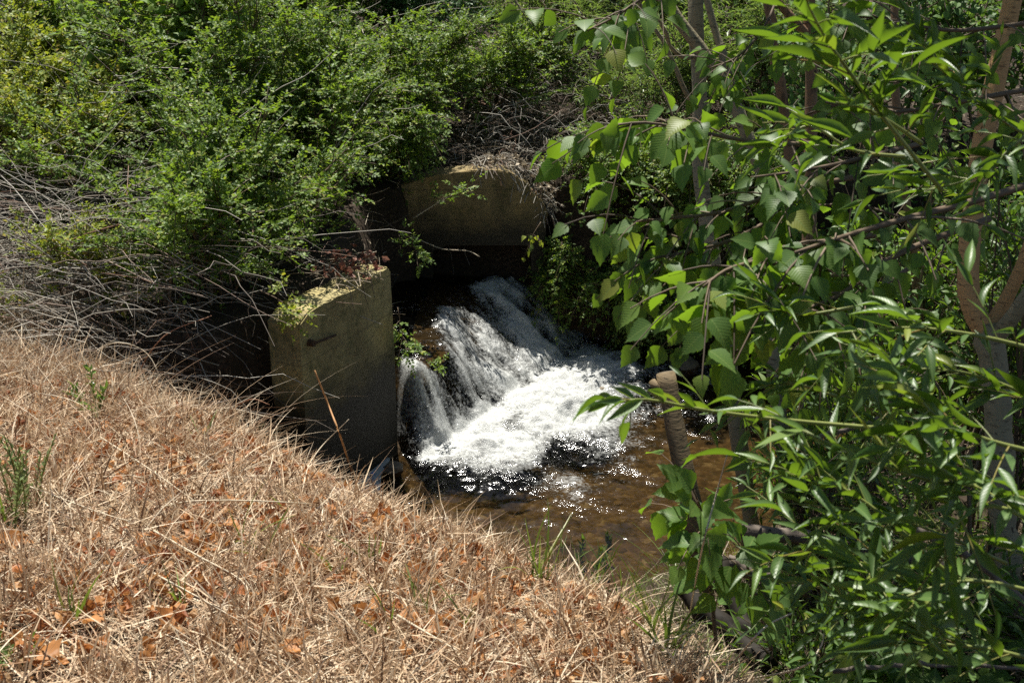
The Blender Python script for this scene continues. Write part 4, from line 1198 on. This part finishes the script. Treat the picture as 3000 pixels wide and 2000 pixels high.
# bottle and white stone at the water edge
bp = atz(1108, 1452, .03)
root = thing('plastic_bottle', bp, 'crumpled clear plastic bottle lying at the water edge below the wing wall', 'bottle')
dirb = nrm(np.array([-.25, .9, .18])); prof = [(0, .004), (.004, .024), (.02, .028), (.05, .024), (.06, .029), (.09, .030), (.10, .025), (.125, .029), (.15, .022), (.165, .013), (.175, .012)]
mb = MB(); tubes(mb, np.array([bp + dirb * a for a, _ in prof]), np.array([r for _, r in prof]), 14); mb.build('body', M['plastic'], root, True)
mb = MB(); tubes(mb, np.array([bp + dirb * a for a in (.174, .176, .19, .191)]), np.array([.010, .014, .014, .010]), 12); mb.build('cap', M['cap'], root)


def rock(name, label, c, r, mat, cat='stone', group=None, seed=0, sq=(1, 1, .7)):
    import bmesh
    bm = bmesh.new(); bmesh.ops.create_icosphere(bm, subdivisions=4, radius=1)
    V = np.array([v.co[:] for v in bm.verts]); Fc = np.array([[v.index for v in f.verts] for f in bm.faces]); bm.free()
    k = 1 + .5 * (fbm(V[:, 0] * 1.6 + seed, V[:, 1] * 1.6 + V[:, 2] * 1.3, seed, 3) - .5) + .25 * (fbm(V[:, 1] * 4 + V[:, 2] * 3, V[:, 0] * 4 + seed, seed + 5, 2) - .5)
    mb = MB(); mb.add(V * k[:, None] * r * np.array(sq) + c, Fc)
    return tag(mb.build(name, M[mat], None, True), label, cat, group)


rock('stone', 'small white stone beside the plastic bottle', atz(1078, 1462, .02), .042, 'white', seed=3)
for i, (u, v, z, r, lab) in enumerate([
        (1150, 1375, .0, .06, 'small dark wet stone at the foot of the wing wall'),
        (1345, 1590, -.06, .07, 'brown stone under shallow water near the straw bank'),
        (2000, 1070, .0, .10, 'orange brown stone in the shallows behind the cut stem'),
        (1760, 1150, .0, .06, 'dark stone at the far edge of the foam')]):
    rock('stone', lab, atz(u, v, z), r, 'stone', 'stone', 'wet stones in the stream', 10 + i)

# ------------------------------------------------------------------ dry grass on the near bank
def blades(mb, P, D, L, W, bend, K=4, side=None):
    """strips: start P, initial direction D, length L, width W, bend vector"""
    n = len(P); t = np.linspace(0, 1, K)
    D = nrm(D)
    C_ = P[:, None] + D[:, None] * (L[:, None] * t[None])[..., None] + bend[:, None] * (L[:, None] * t[None] ** 2)[..., None]
    if side is None: side = nrm(np.cross(D, jit(n, 1)))
    w = W[:, None] * np.array([.8, 1, .8, .12])[None] if K == 4 else W[:, None] * (1 - .9 * t ** 2)[None]
    A = C_ - side[:, None] * w[..., None] * .5; B = C_ + side[:, None] * w[..., None] * .5
    V = np.stack([A, B], 2).reshape(-1, 3)
    idx = np.arange(n * K * 2).reshape(n, K, 2)
    f = np.stack([idx[:, :-1, 0], idx[:, :-1, 1], idx[:, 1:, 1], idx[:, 1:, 0]], -1).reshape(-1, 4)
    mb.add(V, f)


def bank_points(n, d_lo=-9, d_hi=.35):
    x = rng.uniform(-3.6, 1.3, n * 3); y = rng.uniform(1.3, 6.0, n * 3)
    d = edge_sd(x, y)
    k = (d < d_hi) & (d > d_lo) & (np.abs(x) < .50 * y + .35) & (rng.random(len(x)) < np.where(d > 0, .8, 1))
    return x[k][:n], y[k][:n], d[k][:n]


mb = MB()
# matted fallen straw
x, y, d = bank_points(58000)
n = len(x); z = ground_z(x, y) + rng.exponential(.012, n)
th = rng.uniform(0, 2 * PI, n) + 1.2 * fbm(x * 2, y * 2, 61, 2)
D = np.stack([np.cos(th), np.sin(th), rng.normal(.05, .22, n)], -1)
blades(mb, np.stack([x, y, z], -1), D, rng.uniform(.03, .17, n), rng.uniform(.0014, .0045, n), np.stack([rng.normal(0, .2, n), rng.normal(0, .2, n), rng.normal(-.05, .12, n)], -1),
       side=nrm(np.cross(nrm(D), np.array([[0, 0, 1.]]) + jit(n, .5))))
# short stubble tufts
x, y, d = bank_points(900)
cl = fbm(x * 1.5, y * 1.5, 71, 2)
for cx, cy, cc in zip(x, y, cl):
    m_ = rng.integers(8, 26)
    ox = cx + rng.normal(0, .022, m_); oy = cy + rng.normal(0, .022, m_)
    D = np.stack([rng.normal(0, .35, m_), rng.normal(-.05, .35, m_), np.ones(m_)], -1)
    L = rng.uniform(.05, .19, m_) * (.5 + 1.0 * cc)
    blades(mb, np.stack([ox, oy, ground_z(ox, oy)], -1), D, L, rng.uniform(.002, .006, m_),
           np.stack([rng.normal(0, .3, m_), rng.normal(0, .3, m_), -rng.random(m_) * .35], -1))
x, y, d = bank_points(230, -9, .1)
for cx, cy in zip(x, y):
    m_ = rng.integers(4, 12)
    ox = cx + rng.normal(0, .018, m_); oy = cy + rng.normal(0, .018, m_)
    D = np.stack([rng.normal(0, .22, m_), rng.normal(0, .22, m_), np.ones(m_)], -1)
    blades(mb, np.stack([ox, oy, ground_z(ox, oy)], -1), D, rng.uniform(.09, .24, m_), rng.uniform(.003, .008, m_),
           np.stack([rng.normal(0, .25, m_), rng.normal(0, .25, m_), -rng.random(m_) * .3], -1), 6)
# taller arching grass along the rim
x, y, d = bank_points(480, -.8, .25)
for cx, cy in zip(x, y):
    m_ = rng.integers(8, 22)
    ox = cx + rng.normal(0, .03, m_); oy = cy + rng.normal(0, .03, m_)
    lean = rng.normal(0, .35, 2)
    D = np.stack([lean[0] + rng.normal(0, .3, m_), lean[1] + rng.normal(0, .3, m_), np.ones(m_)], -1)
    L = rng.uniform(.06, .24, m_) * (1.25 if cx < -.9 else .8)
    blades(mb, np.stack([ox, oy, ground_z(ox, oy)], -1), D, L, rng.uniform(.0018, .0055, m_),
           np.stack([rng.normal(.1, .4, m_), rng.normal(0, .4, m_), -rng.uniform(.1, .8, m_)], -1), 7)
# wispy tall stalks along the rim
x, y, d = bank_points(260, -.55, .3)
for cx, cy in zip(x, y):
    m_ = rng.integers(2, 7)
    ox = cx + rng.normal(0, .03, m_); oy = cy + rng.normal(0, .03, m_)
    D = np.stack([rng.normal(.1, .4, m_), rng.normal(0, .4, m_), np.ones(m_)], -1)
    blades(mb, np.stack([ox, oy, ground_z(ox, oy)], -1), D, rng.uniform(.16, .42, m_) * (1.1 if cx < -.6 else .75), rng.uniform(.0014, .0032, m_),
           np.stack([rng.normal(.1, .45, m_), rng.normal(0, .45, m_), -rng.uniform(.1, .9, m_)], -1), 9)
tag(mb.build('dry_grass', M['straw']), 'matted dry straw and standing dead grass covering the near bank', None, None, 'stuff')
# grey matted grass at the far left of the bank
mb = MB()
n = 9000
x = rng.uniform(-3.6, -1.4, n); y = rng.uniform(4.3, 6.0, n)
k = edge_sd(x, y) < .55; x, y = x[k], y[k]; n = len(x)
D = np.stack([rng.normal(0, 1, n), rng.normal(0, 1, n), rng.normal(.2, .3, n)], -1)
blades(mb, np.stack([x, y, ground_z(x, y) + rng.exponential(.03, n)], -1), D, rng.uniform(.06, .25, n), rng.uniform(.0015, .003, n), jit(n, .3), 7)
tag(mb.build('dry_grass', M['straw_grey']), 'pale grey matted grass at the left end of the near bank', None, None, 'stuff')
# leaf litter: the small fragments
mb = MB()
x, y, d = bank_points(5200, -9, .1)
k = fbm(x * 2.2, y * 2.2, 81, 3) > .40; x, y = x[k], y[k]
curled_leaves(mb, np.stack([x, y, ground_z(x, y) + rng.uniform(.01, .05, len(x))], -1), rng.uniform(.012, .044, len(x)), .6)
tag(mb.build('leaf_litter', M['dry_leaf']), 'orange brown leaf fragments strewn through the straw', None, None, 'stuff')
# fine litter under the shrubs and up the far slope
mb = MB()
n = 26000
x = rng.uniform(-5, 5, n); y = rng.uniform(5.3, 13, n)
k = (poly_sd(x, y) > .1) & ~((x < -1.0) & (y < 8.5)); x, y = x[k], y[k]; n = len(x)
D = np.stack([rng.normal(0, 1, n), rng.normal(0, 1, n), rng.normal(.25, .35, n)], -1)
blades(mb, np.stack([x, y, ground_z(x, y) + rng.exponential(.02, n)], -1), D, rng.uniform(.05, .22, n), rng.uniform(.002, .005, n), jit(n, .3))
x2 = rng.uniform(.6, 3.2, 6000); y2 = rng.uniform(2.2, 5.0, 6000)
k = (poly_sd(x2, y2) > .02); x2, y2 = x2[k], y2[k]; n2 = len(x2)
D = np.stack([rng.normal(0, 1, n2), rng.normal(0, 1, n2), rng.normal(.25, .4, n2)], -1)
blades(mb, np.stack([x2, y2, ground_z(x2, y2) + rng.exponential(.02, n2)], -1), D, rng.uniform(.05, .22, n2), rng.uniform(.002, .004, n2), jit(n2, .3))
tag(mb.build('leaf_litter', M['straw_grey']), 'thin dry litter on the slopes under the shrubs', None, None, 'stuff')
# green undergrowth blades under the right hand willows
mb = MB()
n = 5200
x = rng.uniform(.55, 3.0, n); y = rng.uniform(2.3, 5.0, n)
k = (poly_sd(x, y) > .0) & (edge_sd(x, y) > .15); x, y = x[k], y[k]; n = len(x)
D = np.stack([rng.normal(0, .35, n), rng.normal(0, .35, n), np.ones(n)], -1)
blades(mb, np.stack([x, y, ground_z(x, y)], -1), D, rng.uniform(.06, .26, n), rng.uniform(.002, .005, n), np.stack([rng.normal(0, .4, n), rng.normal(0, .4, n), -rng.random(n) * .4], -1), 6)
tag(mb.build('undergrowth_grass', M['grass']), 'thin green grass under the willows at the lower right', None, None, 'stuff')

# single dry leaves
protos = []
for i in range(6):
    mb = MB(); curled_leaves(mb, np.zeros((1, 3)), np.array([.038 + .005 * i]), .6, 7)
    protos.append(mb.build('dry_leaf', M['dry_leaf'], None, True))
spots = [(560, 1600), (600, 1590), (640, 1610), (680, 1580), (530, 1625), (590, 1640), (660, 1640), (460, 1660), (530, 1770), (510, 1840), (520, 1860), (340, 1790),
         (360, 1830), (280, 1560), (330, 1550), (60, 1620), (30, 1630), (890, 1710), (910, 1730), (870, 1640), (860, 1660), (740, 1790), (1210, 1710), (1225, 1725),
         (980, 1805), (1060, 1830), (1080, 1855), (1100, 1815), (900, 1915), (850, 1950), (720, 1940), (430, 1930), (440, 1960), (1200, 1860), (1270, 1890), (1290, 1860),
         (1010, 1520), (230, 1720), (210, 1880), (280, 1870), (690, 1500), (1380, 1900), (1180, 1950), (1400, 1960), (640, 1980), (150, 1960)]
for i, (u, v) in enumerate(spots):
    o = protos[i] if i < len(protos) else protos[i % len(protos)].copy()
    if i >= len(protos): COL.objects.link(o)
    p = hit(u, v)
    o.location = (p[0], p[1], p[2] + .04); o.rotation_euler = (rng.normal(0, .35), rng.normal(0, .35), rng.uniform(0, 6.28))
    s = rng.uniform(.8, 1.25); o.scale = (s, s, s)
    tag(o, 'curled orange brown dry leaf lying in the straw', 'leaf', 'curled dry leaves on the near bank')

# green grass tufts in the straw
GT = 'green grass tufts in the dry straw'
for i, (u, v, hgt, cnt, lab) in enumerate([
        (726, 1605, .17, 6, 'bright green pair of broad blades beside a heap of orange leaves'),
        (520, 1815, .10, 7, None), (225, 1825, .12, 6, None), (24, 1560, .15, 7, None), (780, 1635, .10, 6, None), (910, 1370, .26, 14, 'tall green and rust grass tuft at the rim in front of the wing wall'),
        (1095, 1490, .12, 10, 'green tuft beside the plastic bottle'), (1140, 1880, .13, 5, None), (1370, 1860, .12, 6, None), (850, 1510, .10, 5, None),
        (1250, 1820, .12, 5, None), (1000, 1710, .12, 5, None), (1090, 1660, .10, 5, None), (1750, 1730, .30, 16, 'lush green tuft at the rim below the brown shallows'),
        (1830, 1780, .28, 14, 'green tuft at the rim left of the shade-darkened limbs'), (1580, 1720, .26, 14, None), (1960, 1930, .26, 12, None), (600, 1300, .12, 8, None), (1650, 1700, .26, 12, None),
        (1900, 1880, .26, 12, None)]):
    p = hit(u, v)
    mb = MB(); n = cnt
    D = np.stack([rng.normal(0, .28, n), rng.normal(0, .28, n), np.ones(n)], -1)
    blades(mb, p + np.stack([rng.normal(0, .012, n), rng.normal(0, .012, n), np.full(n, -.01)], -1), D, (hgt * .8 + .09) * rng.uniform(.6, 1.1, n), rng.uniform(.006, .011, n),
           np.stack([rng.normal(0, .25, n), rng.normal(0, .25, n), -rng.random(n) * .3], -1), 7)
    o = mb.build('grass_tuft', M['grass'])
    tag(o, lab or 'small green grass tuft sprouting through the dry straw', 'grass tuft', GT)

# leafy weeds
def weed(label, u, v, h, n, mat='herb', kind='fine', ns=6, sc_=1.3):
    p = hit(u, v)
    root = thing('leafy_weed', p, label, 'weed', None)
    b = p + np.stack([rng.normal(0, .03, ns), rng.normal(0, .03, ns), np.full(ns, -.01)], -1)
    e = b + np.stack([rng.normal(0, .05, ns), rng.normal(0, .05, ns), h * rng.uniform(.7, 1.1, ns)], -1)
    TP = bez(b, (b + e) / 2 + jit(ns, .015), e, 7)
    ms = MB(); tubes(ms, TP, np.full((ns, 7), .002), 4, False); ms.build('stems', M['green_twig'], root, True)
    ml = MB(); twig_leaves(ml, kind, TP, .008, sc_, .15); ml.build('foliage', M[mat], root)


weed('pale feathery weed standing in the straw at the left edge', 40, 1545, .26, 8, 'pale_weed', ns=14, sc_=1.0)
weed('feathery weed just right of the paler one at the left edge', 95, 1500, .22, 8, 'pale_weed', ns=9, sc_=.9)
weed('small leafy green weed at the rim of the straw left of the ditch', 285, 1235, .16, 8, sc_=1.6)
weed('green nettle like weed at the straw rim below the wing wall', 775, 1330, .16, 8, sc_=2.0)
weed('second nettle like weed at the straw rim, nearer the wing wall', 838, 1345, .13, 6, sc_=1.8)
weed('small green weed in the bottom left corner', 50, 1950, .07, 6, sc_=1.4)
weed('broad leaved green seedling at the water edge above the straw', 1740, 1680, .14, 6, sc_=2.6, ns=4)

# long stalks lying on the straw
for lab, pts, r in [
        ('long pale straw stalk slanting down from the feathery weeds', [(300, 1330), (440, 1425), (577, 1524)], .0026),
        ('longest straw stalk, lying almost level across the middle of the bank', [(480, 1545), (600, 1524), (900, 1532), (1240, 1545)], .0026),
        ('straw stalk slanting down from the left edge', [(50, 1468), (180, 1515), (300, 1562), (390, 1590)], .0026),
        ('bent straw stalk left of the centre of the bank', [(459, 1617), (590, 1695), (720, 1772), (735, 1855)], .0026),
        ('straw stalk slanting below the bent one', [(459, 1747), (580, 1815), (708, 1888)], .0026),
        ('straw stalk near the bottom edge in the middle', [(1167, 1869), (1250, 1920), (1346, 1980)], .0030)]:
    P = [hit(u, v) + [0, 0, .07] for u, v in pts]
    cane(lab, P, r * 1.25, 'pale_cane', 'straw_stalk', 'stalk', 12)
cane('upright straw stalk with a round seed head in front of the brown shallows', [hit(1545, 1700), hit(1545, 1700) + [0, 0, .08], hit(1545, 1700) + [-.004, 0, .155]], .003, 'pale_cane', 'straw_stalk', 'stalk')
cane('pale stalk leaning right in front of the dark leaves beside the cut stem', [hit(2010, 1860), atd(2050, 1640, 2.9), atd(2095, 1460, 2.85), atd(2132, 1325, 2.8)], .003, 'pale_cane', 'straw_stalk', 'stalk')
cane('pale grass stem arching right at the foot of the shade-darkened limbs', [hit(2110, 1990), atd(2190, 1890, 2.75), atd(2250, 1830, 2.75), atd(2320, 1795, 2.75)], .0035, 'pale_cane', 'straw_stalk', 'stalk')
cane('pale grass stem curving up near the bottom edge left of the herbs', [hit(2160, 1995), atd(2330, 1960, 2.7), atd(2400, 1900, 2.7), atd(2415, 1850, 2.7)], .003, 'pale_cane', 'straw_stalk', 'stalk')

# ------------------------------------------------------------------ light, sky, camera
SUN_EL, SUN_AZ = math.radians(63), math.radians(-11)          # azimuth from +Y, clockwise
sd = Vector((math.sin(SUN_AZ) * math.cos(SUN_EL), math.cos(SUN_AZ) * math.cos(SUN_EL), math.sin(SUN_EL)))
sun = bpy.data.lights.new('sun', 'SUN'); sun.energy = 5.0; sun.angle = math.radians(.5); sun.color = (1, .96, .88)
so = bpy.data.objects.new('sun', sun); COL.objects.link(so); so.rotation_euler = sd.to_track_quat('Z', 'Y').to_euler(); so.location = (0, 0, 30)
w = bpy.data.worlds.new('World'); sc.world = w; w.use_nodes = True
nt = w.node_tree
bg = nt.nodes['Background']; sky = nt.nodes.new('ShaderNodeTexSky'); sky.sky_type = 'NISHITA'; sky.sun_disc = False
sky.sun_elevation = SUN_EL; sky.sun_rotation = SUN_AZ % (2 * PI)
nt.links.new(sky.outputs[0], bg.inputs[0]); bg.inputs[1].default_value = .05

cam = bpy.data.cameras.new('camera'); cam.sensor_width = 36; cam.lens = F * 36 / 3000; cam.clip_end = 600; cam.clip_start = .05
cam.dof.use_dof = True; cam.dof.focus_distance = 6.5; cam.dof.aperture_fstop = 11
co = bpy.data.objects.new('camera', cam); COL.objects.link(co); co.location = tuple(EYE); co.rotation_euler = (PI / 2 - PITCH, 0, 0)
sc.camera = co
sc.view_settings.view_transform = 'Standard'; sc.view_settings.look = 'None'; sc.view_settings.exposure = .95; sc.view_settings.gamma = 1
sc.render.engine = 'CYCLES'
cy = sc.cycles
cy.max_bounces = 8; cy.diffuse_bounces = 4; cy.glossy_bounces = 3; cy.transmission_bounces = 5; cy.transparent_max_bounces = 12
cy.caustics_reflective = False; cy.caustics_refractive = False
cy.use_denoising = False
